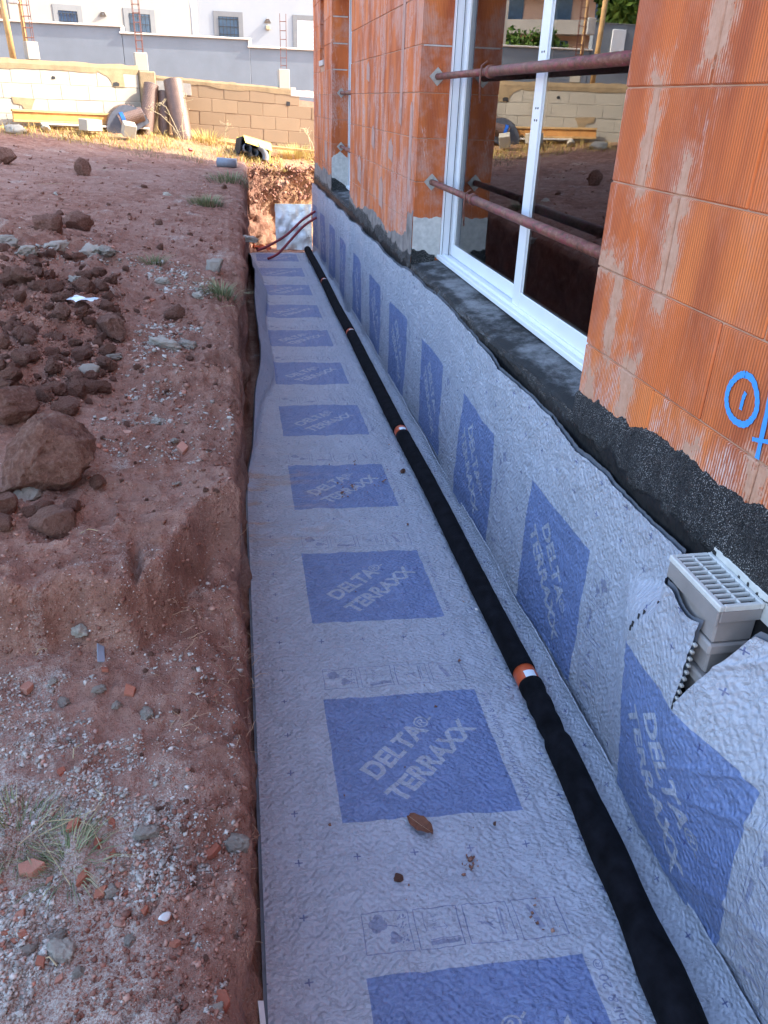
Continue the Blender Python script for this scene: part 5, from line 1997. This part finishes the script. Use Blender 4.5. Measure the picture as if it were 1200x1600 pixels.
for i, (px, py, w, sub, lbl, sq) in enumerate(special):
    P = at(px, py + 0.22 * w)
    s = px_size(P, w) / 2 / 0.93
    mt = M['clod_pale'] if 'pale' in lbl else (M['clod'] if 'grey' not in lbl else M['chunk'])
    me = rock_mesh('clod', sub, 400 + i, sq or (1, 0.8, 0.68), 14, 0.11, mt, 0.52)
    s *= 1.12
    place('clod', me, P, s, lbl, 'clod' if 'clod' in lbl or 'lump' in lbl else 'stone', None, 0.20, (random.uniform(-0.2, 0.2), random.uniform(-0.2, 0.2), -0.35 if i == 0 else random.uniform(0, 6.28)))

# the heap of loose clods
heap = [(random.uniform(0, 190), random.uniform(395, 640)) for _ in range(400)]
heap = [(x, y) for x, y in heap if x < 195 - max(0, 470 - y) * 0.9 - max(0, y - 570) * 0.6][:185]
HP = at_many([p[0] for p in heap], [p[1] for p in heap])
for (x, y), P in zip(heap, HP):
    s = px_size(P, random.choice([12, 14, 16, 18, 22, 26, 34])) / 2
    place('clod', random.choice(clod_meshes), P, s, 'red-brown clod in the loose heap at the left edge', 'clod', 'clods in the loose heap', 0.15)
stray = [(random.uniform(0, 385), random.uniform(290, 800)) for _ in range(75)]
SP_ = at_many([p[0] for p in stray], [p[1] for p in stray])
for P in SP_:
    s = px_size(P, random.choice([6, 7, 8, 10, 13])) / 2
    if P[0] < edge(P[1]) - 0.04:
        place('clod', random.choice(clod_meshes), P, s, 'small red-brown clod lying singly on the trodden mound', 'clod', 'small clods strewn over the mound', 0.25)
low = [(random.uniform(190, 385), random.uniform(1000, 1590)) for _ in range(22)]
LP_ = at_many([p[0] for p in low], [p[1] for p in low])
for P in LP_:
    s = px_size(P, random.choice([6, 8, 10, 12])) / 2
    if P[0] < edge(P[1]) - 0.03:
        place('clod', random.choice(clod_meshes), P, s, 'small red clod on the crumbling slope beside the trench', 'clod', 'small clods by the trench rim', 0.2)

# broken brick and tile
shard_meshes = []
for i in range(8):
    r = random.Random(500 + i)
    bm = bmesh.new()
    n = r.choice([4, 4, 5])
    pts = []
    for k in range(n):
        a = 2 * math.pi * k / n + r.uniform(-0.3, 0.3)
        pts.append((math.cos(a) * r.uniform(0.8, 1.05), math.sin(a) * r.uniform(0.42, 0.68)))
    h = r.uniform(0.22, 0.36)
    lo = [bm.verts.new((x, y, -h)) for x, y in pts]
    hi = [bm.verts.new((x * 0.94 + r.uniform(-0.04, 0.04), y * 0.94, h + r.uniform(-0.08, 0.08))) for x, y in pts]
    bm.faces.new(lo[::-1])
    bm.faces.new(hi)
    for k in range(n):
        bm.faces.new((lo[k], lo[(k + 1) % n], hi[(k + 1) % n], hi[k]))
    bmesh.ops.bevel(bm, geom=list(bm.edges), offset=0.05, segments=1, affect='EDGES')
    me = bpy.data.meshes.new('brick_shard')
    bm.to_mesh(me)
    bm.free()
    me.materials.append(M['shard'])
    shard_meshes.append(me)
shards = [
    (117, 1297, 30, 'squarish red shard with a pale top edge above the chain of shards'), (153, 1317, 28, 'elongated shard, upper one of the pair under the squarish red shard'),
    (176, 1333, 24, 'upright curved shard at the right end of the chain of shards'), (174, 1286, 26, 'triangular pink shard alone in the gravel above the chain'),
    (48, 1359, 50, 'longest red shard lying below the green weed'), (75, 1373, 20, 'small dark shard touching the tip of the longest shard'),
    (128, 1372, 34, 'red shard half hidden under the weed stem'), (156, 1392, 30, 'flat shard just right of the one under the weed stem'),
    (183, 1379, 16, 'small pink shard at the gravel edge near the flat shard'), (31, 1432, 26, 'five-sided dark red shard on the lower gravel'),
    (37, 1465, 24, 'bright salmon shard in the cluster at the lower left'), (24, 1470, 20, 'brown shard touching the bright salmon one'),
    (10, 1458, 22, 'brick shard cut by the photo edge above the salmon one'), (4, 1478, 16, 'tiny shard at the photo edge beside the brown one'),
    (227, 1420, 24, 'triangular pale-red shard at the bare soil edge'), (273, 1470, 22, 'narrow upright shard below the white-topped block'),
    (330, 1311, 36, 'rectangular shard beside the lumpy grey mortar piece by the trench'), (347, 1550, 46, 'large pale-topped shard low down by the trench rim'),
    (97, 1212, 24, 'dark red triangular shard in the yellowish gravel'), (65, 1509, 30, 'dark brown stone-like shard at the bottom left'),
    (92, 1532, 22, 'orange crumb of brick below the dark brown shard'), (203, 1083, 32, 'flat red shard on the straw-coloured rubble'),
    (165, 1053, 22, 'pink square shard under the grey slate sliver'), (42, 1076, 34, 'orange tile fragment at the left edge of the rubble'),
    (195, 1390, 14, 'tiny salmon shard beside the gravel edge'), (2, 1385, 16, 'pinkish shard at the left photo edge beside the longest shard'),
    (150, 678, 16, 'pink chip of tile at the left near the largest clod'), (200, 680, 18, 'orange chip of tile in the dust below the clod heap'),
    (155, 702, 16, 'pair-like pink tile chip beside the right end of the largest clod'), (203, 621, 16, 'thin pink chip of tile right of the clod heap'),
    (177, 402, 22, 'pinkish tile chip behind the mortar crust on the mound'), (264, 533, 26, 'tan brick piece beside the flat mortar crust'),
    (226, 484, 14, 'cream chip, lower one of the two on the bare soil'), (238, 470, 14, 'cream chip, upper one of the two on the bare soil'),
    (285, 700, 34, 'thin reddish splinter lying along the dust patch near the rim'),
]
for i, (px, py, w, lbl) in enumerate(shards):
    P = at(px, py)
    s = px_size(P, w) / 2
    o = place('brick_shard', random.choice(shard_meshes), P, s, lbl, 'shard', None, 0.42, (random.uniform(-0.35, 0.35), random.uniform(-0.3, 0.3), random.uniform(0, 6.28)))
wt = at(258, 1438)
o = place('brick_shard', shard_meshes[1], wt, px_size(wt, 28) / 2, 'brick lump with a white plastered top by the bare soil', 'shard', None, 0.1, (0.1, 0.2, 0.6))
P2 = bpy.data.objects.new('white_top', rock_mesh('white_top', 2, 77, (0.9, 0.55, 0.16), 6, 0.05, M['white_plastic']))
C.objects.link(P2)
P2.parent = o
P2.location = (0, 0, 0.38)

chunk_meshes = [rock_mesh('mortar_lump', 4, 520 + i, (1, 0.7, 0.38 + 0.05 * (i % 3)), 9, 0.28, M['chunk']) for i in range(7)]
chunks = [
    (367, 1293, 40, 'lumpy grey mortar piece standing on the trench rim'), (231, 1302, 38, 'rounded grey mortar lump in the middle of the gravel'),
    (97, 1488, 48, 'flat pale mortar cake at the lower left'), (46, 1488, 24, 'pale mortar lump between the salmon shards and the flat cake'),
    (86, 1463, 34, 'grey mortar lump above the flat pale cake'), (125, 1523, 22, 'grey stone at the lower edge of the gravel'),
    (176, 1387, 28, 'bluish grey stone beside the chain of shards'), (339, 1569, 22, 'thin white mortar sliver below the pale-topped shard'),
    (202, 1465, 24, 'tan pebble on the bare red soil'), (98, 1091, 22, 'bluish pointed stone on the dusty rubble'),
    (182, 1103, 18, 'small rounded grey stone on the straw-coloured rubble'), (156, 1081, 22, 'flat pale stone above the small rounded grey one'),
    (229, 1114, 26, 'crumbly pale lump at the right end of the rubble'), (84, 1068, 16, 'small white stone beside the orange tile fragment'),
    (12, 830, 16, 'white plaster crumb under the row of stones'), (275, 757, 16, 'pale pebble on the smooth crown of the bank'),
    (6, 384, 46, 'big white mortar lump at the left photo edge on the mound'), (259, 547, 44, 'flat grey mortar crust beside the tan brick piece'),
    (296, 545, 26, 'flat mortar crust right of the grey one'), (180, 567, 24, 'pale mortar flake at the right of the clod heap'),
    (247, 658, 30, 'grey stone in the dust near the bank crest'), (273, 692, 16, 'round grey stone lying by the thin splinter'),
    (121, 449, 30, 'twisted pale mortar lump above the clod heap'), (160, 464, 14, 'small pale stone right of the twisted mortar lump'),
    (45, 407, 44, 'left piece of the broken mortar crust on the mound'), (84, 398, 44, 'second piece of the broken mortar crust from the left'),
    (140, 399, 50, 'third and longest piece of the broken mortar crust'), (170, 410, 34, 'right end piece of the broken mortar crust'),
    (128, 986, 36, 'grey slab set in the edge of the little bank'), (46, 770, 50, 'flat grey slab wedged under the largest clod'),
    (262, 306, 13, 'tiny pale stone on the far mound'), (90, 306, 14, 'pale stone lying on the far left of the mound'),
    (310, 465, 24, 'pale crumb of mortar near the weed on the rim'), (255, 442, 26, 'crumb of mortar in the grey dust strip'),
    (388, 362, 26, 'pale stone sticking out of the rim at the far trench side'),
]
for i, (px, py, w, lbl) in enumerate(chunks):
    P = at(px, py)
    s = px_size(P, w) / 2
    place('mortar_lump', random.choice(chunk_meshes), P, s, lbl, 'stone' if 'stone' in lbl or 'pebble' in lbl else 'mortar lump', None, 0.38, (random.uniform(-0.2, 0.2), random.uniform(-0.2, 0.2), random.uniform(0, 6.28)))
sl_ = at(159, 1026)
o = MB().cbox(-0.012, 0.012, -0.045, 0.045, -0.004, 0.004, 0.002).build('slate_sliver', M['pipe_gray'], None, loc=(sl_[0], sl_[1], sl_[2] + 0.012), rot=(0.2, 0.3, 0.2))
tag(o, 'grey slate sliver leaning above the pink square shard', 'sliver')
sc_ = at(107, 494)
V_ = []
for i in range(9):
    for j in range(6):
        V_.append((0.16 * i / 8, 0.10 * j / 5 + 0.02 * math.sin(i), 0.012 + 0.022 * abs(float(vnoise(np.array([[i * 0.83, j * 0.91, 4.0]]), 44)[0]))))
mb = MB().add(V_, [tuple(x) for x in grid_faces(9, 6)])
mb.smooth = True
o = mb.build('plastic_scrap', M['foil'], None, loc=tuple(sc_), rot=(0, 0, -0.5))
tag(o, 'crumpled shiny plastic scrap in the clod heap', 'scrap')


def scatter_poly(poly, n, seed):
    r = np.random.default_rng(seed)
    poly = np.array(poly, float)
    lo, hi = poly.min(0), poly.max(0)
    out = []
    while len(out) < n:
        p = lo + r.random((n * 2, 2)) * (hi - lo)
        ins = np.zeros(len(p), bool)
        j = len(poly) - 1
        for i in range(len(poly)):
            a, b = poly[i], poly[j]
            c = ((a[1] > p[:, 1]) != (b[1] > p[:, 1])) & (p[:, 0] < (b[0] - a[0]) * (p[:, 1] - a[1]) / (b[1] - a[1] + 1e-9) + a[0])
            ins ^= c
            j = i
        out += list(p[ins])
    return np.array(out[:n])


OCT_V = np.array([(1, 0, 0), (-1, 0, 0), (0, 1, 0), (0, -1, 0), (0, 0, 1), (0, 0, -1)], float)
OCT_F = np.array([(0, 2, 4), (2, 1, 4), (1, 3, 4), (3, 0, 4), (2, 0, 5), (1, 2, 5), (3, 1, 5), (0, 3, 5)])
CUB_V = np.array([(x, y, z) for x in (-1, 1) for y in (-1, 1) for z in (-1, 1)], float) * 0.75
CUB_F4 = [(0, 1, 3, 2), (4, 6, 7, 5), (0, 4, 5, 1), (2, 3, 7, 6), (0, 2, 6, 4), (1, 5, 7, 3)]
CUB_F = np.array([t for f in CUB_F4 for t in ((f[0], f[1], f[2]), (f[0], f[2], f[3]))])


def stones(name, P, size, seed, mat, label, flat=0.6, cubes=True, tone=None, zoff=0.15):
    r = np.random.default_rng(seed)
    n = len(P)
    B, Fb = (CUB_V, CUB_F) if cubes else (OCT_V, OCT_F)
    jit = 1 + 0.35 * r.normal(size=(n, len(B), 1))
    V = B[None] * jit
    V = V * np.stack([np.ones(n), 0.6 + 0.4 * r.random(n), flat * (0.6 + 0.6 * r.random(n))], -1)[:, None]
    a = r.random(n) * 6.28
    ca, sa = np.cos(a)[:, None], np.sin(a)[:, None]
    tilt = (r.random((n, 2)) - 0.5) * 0.8
    X = V[..., 0] * ca - V[..., 1] * sa
    Y = V[..., 0] * sa + V[..., 1] * ca
    Z = V[..., 2] + X * tilt[:, :1] + Y * tilt[:, 1:]
    S = size[:, None]
    W = np.stack([X * S + P[:, :1], Y * S + P[:, 1:2], Z * S + P[:, 2:3] + S * zoff], -1)
    F = Fb[None] + (np.arange(n) * len(B))[:, None, None]
    tn = r.random(n) if tone is None else tone
    o = link(name, np_mesh(name, W.reshape(-1, 3), F.reshape(-1, 3), False, np.repeat(tn, len(B))), mat)
    return tag(o, label, None, None, 'stuff')


polys = [([(0, 1060), (150, 1055), (215, 1100), (230, 1200), (140, 1225), (0, 1190)], 2600), ([(0, 1235), (150, 1215), (240, 1250), (275, 1330), (285, 1400), (200, 1410), (120, 1380), (60, 1390), (0, 1380)], 5200),
         ([(0, 1390), (70, 1385), (115, 1430), (110, 1500), (60, 1600), (0, 1600)], 3000), ([(230, 1190), (380, 1210), (390, 1330), (300, 1420), (250, 1370)], 1100),
         ([(270, 1440), (350, 1470), (370, 1600), (330, 1600), (275, 1520)], 700), ([(30, 400), (140, 385), (190, 405), (180, 420), (110, 412), (40, 412)], 500),
         ([(180, 400), (330, 430), (340, 470), (300, 480), (230, 440), (170, 420)], 1100), ([(215, 490), (320, 510), (300, 560), (205, 555)], 700), ([(195, 565), (290, 560), (290, 620), (200, 625)], 450),
         ([(140, 660), (270, 640), (280, 720), (170, 715)], 600), ([(270, 620), (390, 640), (390, 720), (300, 760)], 260), ([(200, 960), (390, 900), (390, 1200), (250, 1180)], 900)]
pts = np.concatenate([scatter_poly(p, int(n * 1.15), 600 + i) for i, (p, n) in enumerate(polys)])
GP = at_many(pts[:, 0], pts[:, 1])
depth = (GP - EYE) @ FW
clump = fbm(GP * np.array([1, 1, 0]), 7, 3, 620)
okg = (GP[:, 0] < edge(GP[:, 1]) - 0.03) & (clump > -0.35 + 0.4 * RNG.random(len(GP)))
GP, depth = GP[okg], depth[okg]
sz = np.clip(RNG.lognormal(0, 0.62, len(GP)), 0.4, 3.4) * 0.0027 * np.clip(depth / 2.6, 0.8, 2.0)
stones('gravel', GP, sz, 630, M['gravel'], 'grey mortar gravel and rubble strewn over the red soil')
pts = np.concatenate([scatter_poly([(0, 700), (390, 720), (400, 980), (330, 1050), (0, 1060)], 2600, 640), scatter_poly([(0, 280), (385, 290), (395, 700), (0, 640)], 1500, 641),
                      scatter_poly([(200, 1000), (390, 960), (410, 1600), (120, 1600), (250, 1400)], 1300, 642)])
FP = at_many(pts[:, 0], pts[:, 1])
dp_ = (FP - EYE) @ FW
clump = fbm(FP * np.array([1, 1, 0]), 3, 3, 645)
okg = (FP[:, 0] < edge(FP[:, 1]) - 0.03) & (clump > -0.4 + 0.7 * RNG.random(len(FP)))
FP, dp_ = FP[okg], dp_[okg]
stones('flecks', FP, np.clip(RNG.lognormal(0, 0.5, len(FP)), 0.5, 2.6) * 0.0020 * np.clip(dp_ / 2.4, 0.8, 2.2), 646, M['flecks'], 'tiny pale mortar flecks trodden into the red soil', 0.5, False)
pts = np.concatenate([scatter_poly([(0, 390), (195, 470), (190, 570), (120, 650), (0, 660)], 3600, 650), scatter_poly([(0, 225), (380, 270), (395, 700), (190, 700), (0, 390)], 2600, 651),
                      scatter_poly([(100, 700), (395, 700), (400, 1000), (0, 1050), (0, 830)], 1500, 652), scatter_poly([(120, 1380), (390, 1150), (410, 1600), (100, 1600)], 2200, 653)])
KP = at_many(pts[:, 0], pts[:, 1])
dp_ = (KP - EYE) @ FW
okg = KP[:, 0] < edge(KP[:, 1]) - 0.02
KP, dp_ = KP[okg], dp_[okg]
stones('soil_crumbs', KP, np.clip(RNG.lognormal(0, 0.6, len(KP)), 0.4, 3.2) * 0.0032 * np.clip(dp_ / 2.8, 0.8, 2.4), 655, M['crumbs'], 'loose red soil crumbs covering the mound', 0.75)
# lumps broken from the sunlit end face and fallen at its foot
n = 420
ex = RNG.uniform(0.27, 1.6, n)
ez = RNG.uniform(0.75, 1.40, n)
EP = np.stack([ex, 15.30 + 0.5 * (ex - 0.25) + 0.10 * (ez - 0.75) + RNG.normal(0, 0.03, n) - 0.06, ez], -1)
stones('end_face_clods', EP, np.clip(RNG.lognormal(0, 0.5, n), 0.4, 4) * 0.013, 660, M['crumbs'], 'crumbling red lumps on the sunlit trench end', 0.8)

# ------------------------------------------------------------------ grass, weeds, straw, roots
def blades(name, P, h, w, lean, seed, mat, label=None, curl=0.4):
    """three-vertex-pair bent blades"""
    r = np.random.default_rng(seed)
    n = len(P)
    a = r.random(n) * 6.28
    d = np.stack([np.cos(a), np.sin(a), np.zeros(n)], -1)
    s = np.stack([-np.sin(a), np.cos(a), np.zeros(n)], -1)
    ln = lean * (0.3 + r.random(n))[:, None]
    up = np.array([0, 0, 1.0])
    h = h[:, None]
    p1 = P + up * h * 0.55 + d * h * ln * 0.35
    p2 = P + up * h * (1 - curl * ln * 0.5) + d * h * ln
    ww = w[:, None]
    V = np.stack([P - s * ww, P + s * ww, p1 - s * ww * 0.7, p1 + s * ww * 0.7, p2], 1)
    b = (np.arange(n) * 5)[:, None]
    F = np.concatenate([b + np.array([[0, 1, 3]]), b + np.array([[0, 3, 2]]), b + np.array([[2, 3, 4]])])
    tone = np.repeat(r.random(n), 5)
    return np_mesh(name, V.reshape(-1, 3), F, False, tone)


n = 15000
gx = RNG.uniform(-8.5, 1.9, n)
gy = 15.25 + RNG.gamma(2.0, 0.75, n)
ok = (gy < 17.2) & (gy < 17.28 + np.minimum(0, (gx + 1.66)) * math.tan(A28) - 0.02) & (gy > 15.25 + np.clip(-gx, 0, 6) * 0.02)
cl_ = fbm(np.stack([gx, gy, gx * 0], -1), 1.6, 3, 700)
ok &= cl_ > -0.45 + 0.6 * RNG.random(n)
ok &= ~((gy < YEND + 0.07) & (gx > 0.2))
gx, gy = gx[ok], gy[ok]
PGr = np.stack([gx, gy, ground_h(gx, gy) - 0.005], -1)
me = blades('dry_grass', PGr, RNG.gamma(3, 0.022, len(PGr)) + 0.02, np.full(len(PGr), 0.0045), 1.3, 701, M['straw'])
tag(link('dry_grass', me, M['straw']), 'dry yellow grass on the sunlit strip before the block walls', None, None, 'stuff')


def tuft(px, py, wpx, n, h, mat, label, seed, lean=0.9, name='weed', P0=None):
    P = at(px, py) if P0 is None else np.array(P0, float)
    R = px_size(P, wpx) / 2
    r = np.random.default_rng(seed)
    a = r.random(n) * 6.28
    q = R * np.sqrt(r.random(n))
    X = P[0] + q * np.cos(a)
    Y = P[1] + q * np.sin(a)
    Q = np.stack([X, Y, ground_h(X, Y) - 0.005], -1)
    me = blades(name, Q - P, h * (0.4 + 0.8 * r.random(n)), np.full(n, max(0.0015, h * 0.022)), lean, seed, mat)
    o = link(name, me, mat, None, loc=tuple(P))
    return tag(o, label, 'weed')


tuft(322, 320, 55, 420, 0.13, M['weed'], 'round green grass tuft on the far trench rim', 710, 1.0)
tuft(242, 417, 34, 160, 0.10, M['weed'], 'sparse grey-green weed in the mortar dust strip', 711, 1.2)
tuft(345, 462, 48, 240, 0.12, M['weed'], 'spreading green weed on the rim beside the mortar crumbs', 712, 1.3)
tuft(360, 285, 70, 340, 0.16, M['weed'], 'weeds hanging over the trench corner by the pipe offcut', 713, 1.2)
tuft(230, 240, 90, 300, 0.10, M['weed'], 'low green grass at the edge of the house shadow', 714, 1.2)
tuft(300, 250, 70, 260, 0.10, M['weed'], 'low grass just left of the pipe offcut in shade', 715, 1.2)
tuft(28, 1310, 115, 260, 0.040, M['weed'], 'feathery grey-green weed sprawling over the foreground gravel', 716, 1.8)
tuft(105, 1345, 95, 170, 0.042, M['weed'], 'thin trailing end of the foreground weed', 717, 2.2)
tuft(465, 238, 60, 420, 0.22, M['straw'], 'dry yellow weeds against the house corner', 718, 0.7)
tuft(325, 222, 60, 260, 0.20, M['straw'], 'dry yellow weeds in front of the thickest roll', 719, 0.8)
o = tuft(395, 245, 120, 300, 0.10, M['weed'], 'green-yellow grass fringe under the overturned tub', 720, 1.0, 'grass_fringe')
del o['category']
o['kind'] = 'stuff'


def stalk(P, pts, r, label, heads=True, seed=1):
    P = np.array(P, float)
    mb = MB().tube([P + np.array(p) for p in pts], [r] * len(pts), 5)
    rr_ = random.Random(seed)
    top = P + np.array(pts[-1])
    if heads:
        for k in range(12):
            c = top + np.array([rr_.gauss(0, 0.03), rr_.gauss(0, 0.03), rr_.gauss(0, 0.03)])
            mb.tube([c, c + np.array([rr_.gauss(0, 0.015), rr_.gauss(0, 0.015), 0.02])], [0.007, 0.003], 5)
        for k in range(len(pts) - 1):
            b = P + (np.array(pts[k]) + np.array(pts[k + 1])) / 2
            for _ in range(3):
                e = b + np.array([rr_.gauss(0, 0.07), rr_.gauss(0, 0.05), rr_.uniform(0.0, 0.10)])
                mb.tube([b, e], [r * 0.7, r * 0.4], 4)
                mb.tube([e, e + np.array([rr_.gauss(0, 0.012), 0, 0.015])], [0.006, 0.003], 4)
    return tag(mb.build('dry_stalk', M['straw_plain'] if 'straw_plain' in M else M['wood']), label, 'weed stalk')


M['straw_plain'] = simple('straw_plain', (0.42, 0.34, 0.20), 0.85, 0.2)
b0 = at(283, 222)
stalk(b0, [(0, 0, 0), (-0.12, -0.02, 0.22), (-0.32, -0.05, 0.42), (-0.50, -0.06, 0.50)], 0.006, 'long dry stalk arching left before the rolls', True, 1)
stalk(b0, [(0.02, 0, 0), (-0.10, 0.02, 0.28), (-0.22, 0.0, 0.55), (-0.34, 0.0, 0.62)], 0.006, 'dry branching stalk between the two tall rolls', True, 2)
stalk(b0, [(0.05, 0, 0), (0.04, 0.02, 0.3), (0.10, 0.0, 0.55), (0.13, 0.0, 0.75)], 0.006, 'upright dry stalk before the thickest roll', True, 3)
b1 = at(352, 232)
stalk(b1, [(0, 0, 0), (0.0, 0.0, 0.18), (0.05, 0, 0.36), (0.09, 0, 0.40)], 0.006, 'dry flower stalk between the rolls and the tub', True, 4)
b2 = at(488, 238)
stalk(b2, [(0.08, 0.1, 0), (0.0, 0.1, 0.25), (-0.15, 0.1, 0.48), (-0.22, 0.1, 0.5), (-0.23, 0.1, 0.42)], 0.007, 'hooked dry stalk beside the house corner', False, 5)
b3 = at(478, 240)
stalk(b3, [(0.1, 0, 0), (0.08, 0, 0.25), (0.02, 0, 0.45)], 0.006, 'straight dry stalk beside the house corner', True, 6)
# red wrapper in the lit grass
rp = at(297, 237)
o = MB().cbox(-0.04, 0.04, -0.02, 0.02, 0, 0.05, 0.01).build('red_scrap', M['red_conduit'], None, loc=(rp[0], rp[1], rp[2] + 0.02), rot=(0.4, 0.2, 0.5))
tag(o, 'small red scrap in the sunlit dry grass', 'scrap')
for i, (px, py, w) in enumerate(((72, 206, 20), (25, 208, 30))):
    P = at(px, py)
    place('stone', rock_mesh('stone', 3, 780 + i, (1, 0.7, 0.5), 9, 0.25, M['block_cream']), P, px_size(P, w) / 2, ['pale stone in the sunlit grass below the timber beam', 'whitish lump in the sunlit grass at the left edge'][i], 'stone', None, 0.2)

# straw bits on the mound
st_px = [(80, 290, 36, 0.25), (160, 268, 30, 0.1), (205, 255, 20, -0.2), (168, 262, 26, 0.9), (140, 836, 26, 0.2), (66, 1025, 20, 0.8), (122, 1178, 30, 1.3), (75, 1510, 34, -0.4), (350, 480, 40, 0.7), (292, 285, 22, 1.0)]
for i, (px, py, w, a) in enumerate(st_px):
    P = at(px, py)
    L_ = px_size(P, w) / 2
    mb = MB().tube([(-L_, 0, 0.004), (0, 0.01, 0.012), (L_, 0, 0.005)], [0.0018] * 3, 5)
    o = mb.build('straw', M['straw_plain'], None, loc=tuple(P), rot=(0, 0, a))
    tag(o, 'short dry straw lying on the red soil', 'straw', 'straws on the soil')

# pale stem of the foreground weed
wpts = [(150, 1240), (165, 1255), (150, 1275), (118, 1290), (60, 1310), (85, 1345), (110, 1382)]
WP = [at(*p) + np.array([0, 0, 0.015]) for p in wpts]
mb = MB().tube(WP[:4], 0.0012, 5).tube([WP[3], WP[4], WP[5], WP[6]], 0.0015, 5)
mb.tube([WP[3], at(75, 1300) + np.array([0, 0, 0.03]), at(30, 1330) + np.array([0, 0, 0.02])], 0.0011, 5)
mb.tube([WP[3], at(145, 1300) + np.array([0, 0, 0.02]), at(160, 1330) + np.array([0, 0, 0.008])], 0.0011, 5)
tag(mb.build('trailing_weed', M['straw_plain']), 'pale bare stem trailing out of the foreground weed', 'weed')

# roots hanging from the cut side of the trench
mb = MB()
for k in range(70):
    y = RNG.uniform(0.9, 3.0) if k < 52 else RNG.uniform(3, 6)
    e = float(edge(y))
    z = float(ground_h(e - 0.01, y)) - RNG.uniform(0.0, 0.22)
    p = np.array([e - 0.02, y, z])
    P_ = [p]
    d = np.array([RNG.uniform(0.2, 0.8), RNG.normal(0, 0.5), RNG.normal(-0.2, 0.5)])
    L_ = RNG.uniform(0.015, 0.05)
    for _ in range(4):
        d = d + RNG.normal(0, 0.35, 3)
        P_.append(P_[-1] + d / np.linalg.norm(d) * L_ * 0.4)
    mb.tube(P_, [0.0013, 0.0011, 0.0009, 0.0007, 0.0004], 4, False)
for k in range(60):
    px, py = RNG.uniform(250, 395), RNG.uniform(930, 1150)
    P = at(px, py)
    d = np.array([RNG.normal(0, 0.5), RNG.normal(0, 0.5), 0.2])
    P_ = [P]
    for _ in range(4):
        d = d + RNG.normal(0, 0.3, 3)
        P_.append(P_[-1] + d / np.linalg.norm(d) * 0.018)
    mb.tube(P_, [0.0012, 0.0011, 0.001, 0.0008, 0.0004], 4, False)
tag(mb.build('roots', M['root']), 'fine pale roots sticking out of the cut trench side', None, None, 'stuff')

# ------------------------------------------------------------------ litter on the membrane
def on_floor(px, py, z=0.022):
    d = FW + RT * (px - CX) / F_PX - UP * (py - CY) / F_PX
    return EYE + d * ((z - EYE[2]) / d[2])


P = on_floor(656, 1292)
V_ = []
for i in range(11):
    for j in range(7):
        a, b = i / 10, j / 6 - 0.5
        wd = 0.064 * math.sin(math.pi * min(1, a * 0.93 + 0.06)) ** 0.7
        x = 0.118 * (a - 0.5)
        V_.append((x, b * wd, 0.008 + 0.020 * abs(b) * 2 * (0.4 + 0.4 * a) + 0.004 * math.sin(i * 1.9 + j) + 0.010 * a * a))
mb = MB().add(V_, [tuple(x) for x in grid_faces(11, 7)])
mb.smooth = True
lf = mb.build('dry_leaf', M['leaf'], None, loc=tuple(P), rot=(0.05, 0.1, math.radians(-52)))
tag(lf, 'curled brown dry leaf on the lowest full blue square', 'leaf')
mb = MB().tube([(-0.053, 0, 0.009), (0.0, 0.001, 0.0125), (0.055, 0.002, 0.022)], [0.0012, 0.001, 0.0006], 5)
o = mb.build('midrib', M['root'], None)
o.parent = lf
for i, (px, py, w, lbl) in enumerate(((622, 1373, 16, 'small brown clod on the grey membrane below the dry leaf'), (773, 1287, 7, 'tiny soil crumb at the lower right corner of the blue square'), (629, 737, 9, 'soil lump against the left side of the pipe'),
                                       (745, 953, 6, 'white snail shell on the black sock'))):
    P = on_floor(px, py, 0.022 if i < 3 else 0.11)
    s = px_size(P, w) / 2
    place('soil_crumb' if i < 3 else 'snail_shell', rock_mesh('soil_crumb', 3, 800 + i, (1, 0.8, 0.7), 8, 0.15, M['clod'] if i < 3 else M['white_plastic']), P, s, lbl, 'crumb' if i < 3 else 'shell', None, 0.3)
n = 150
cx = np.concatenate([RNG.normal(738, 9, 26), RNG.normal(550, 26, 60), RNG.uniform(430, 760, 40), RNG.normal(845, 20, 10), RNG.normal(600, 10, 14)])
cy = np.concatenate([RNG.normal(1350, 9, 26), RNG.normal(757, 18, 60), RNG.uniform(620, 1450, 40), RNG.normal(1440, 20, 10), RNG.normal(745, 10, 14)])
LP = np.array([on_floor(a, b, 0.020) for a, b in zip(cx, cy)])
okl = (LP[:, 0] > 0.15) & (LP[:, 0] < 1.12)
LP = LP[okl]
stones('membrane_crumbs', LP, np.clip(RNG.lognormal(0, 0.5, len(LP)), 0.4, 3) * 0.0034, 830, M['crumbs'], 'red soil crumbs sprinkled on the printed membrane', 0.6)
P = on_floor(415, 1582, 0.02)
o = MB().cbox(-0.01, 0.01, -0.035, 0.035, 0, 0.004, 0.001).build('paper_scrap', M['white_label'], None, loc=(P[0] - 0.012, P[1], 0.015), rot=(0.3, 0.6, 0.25))
tag(o, 'white paper scrap in the dark gap beside the membrane edge', 'scrap')
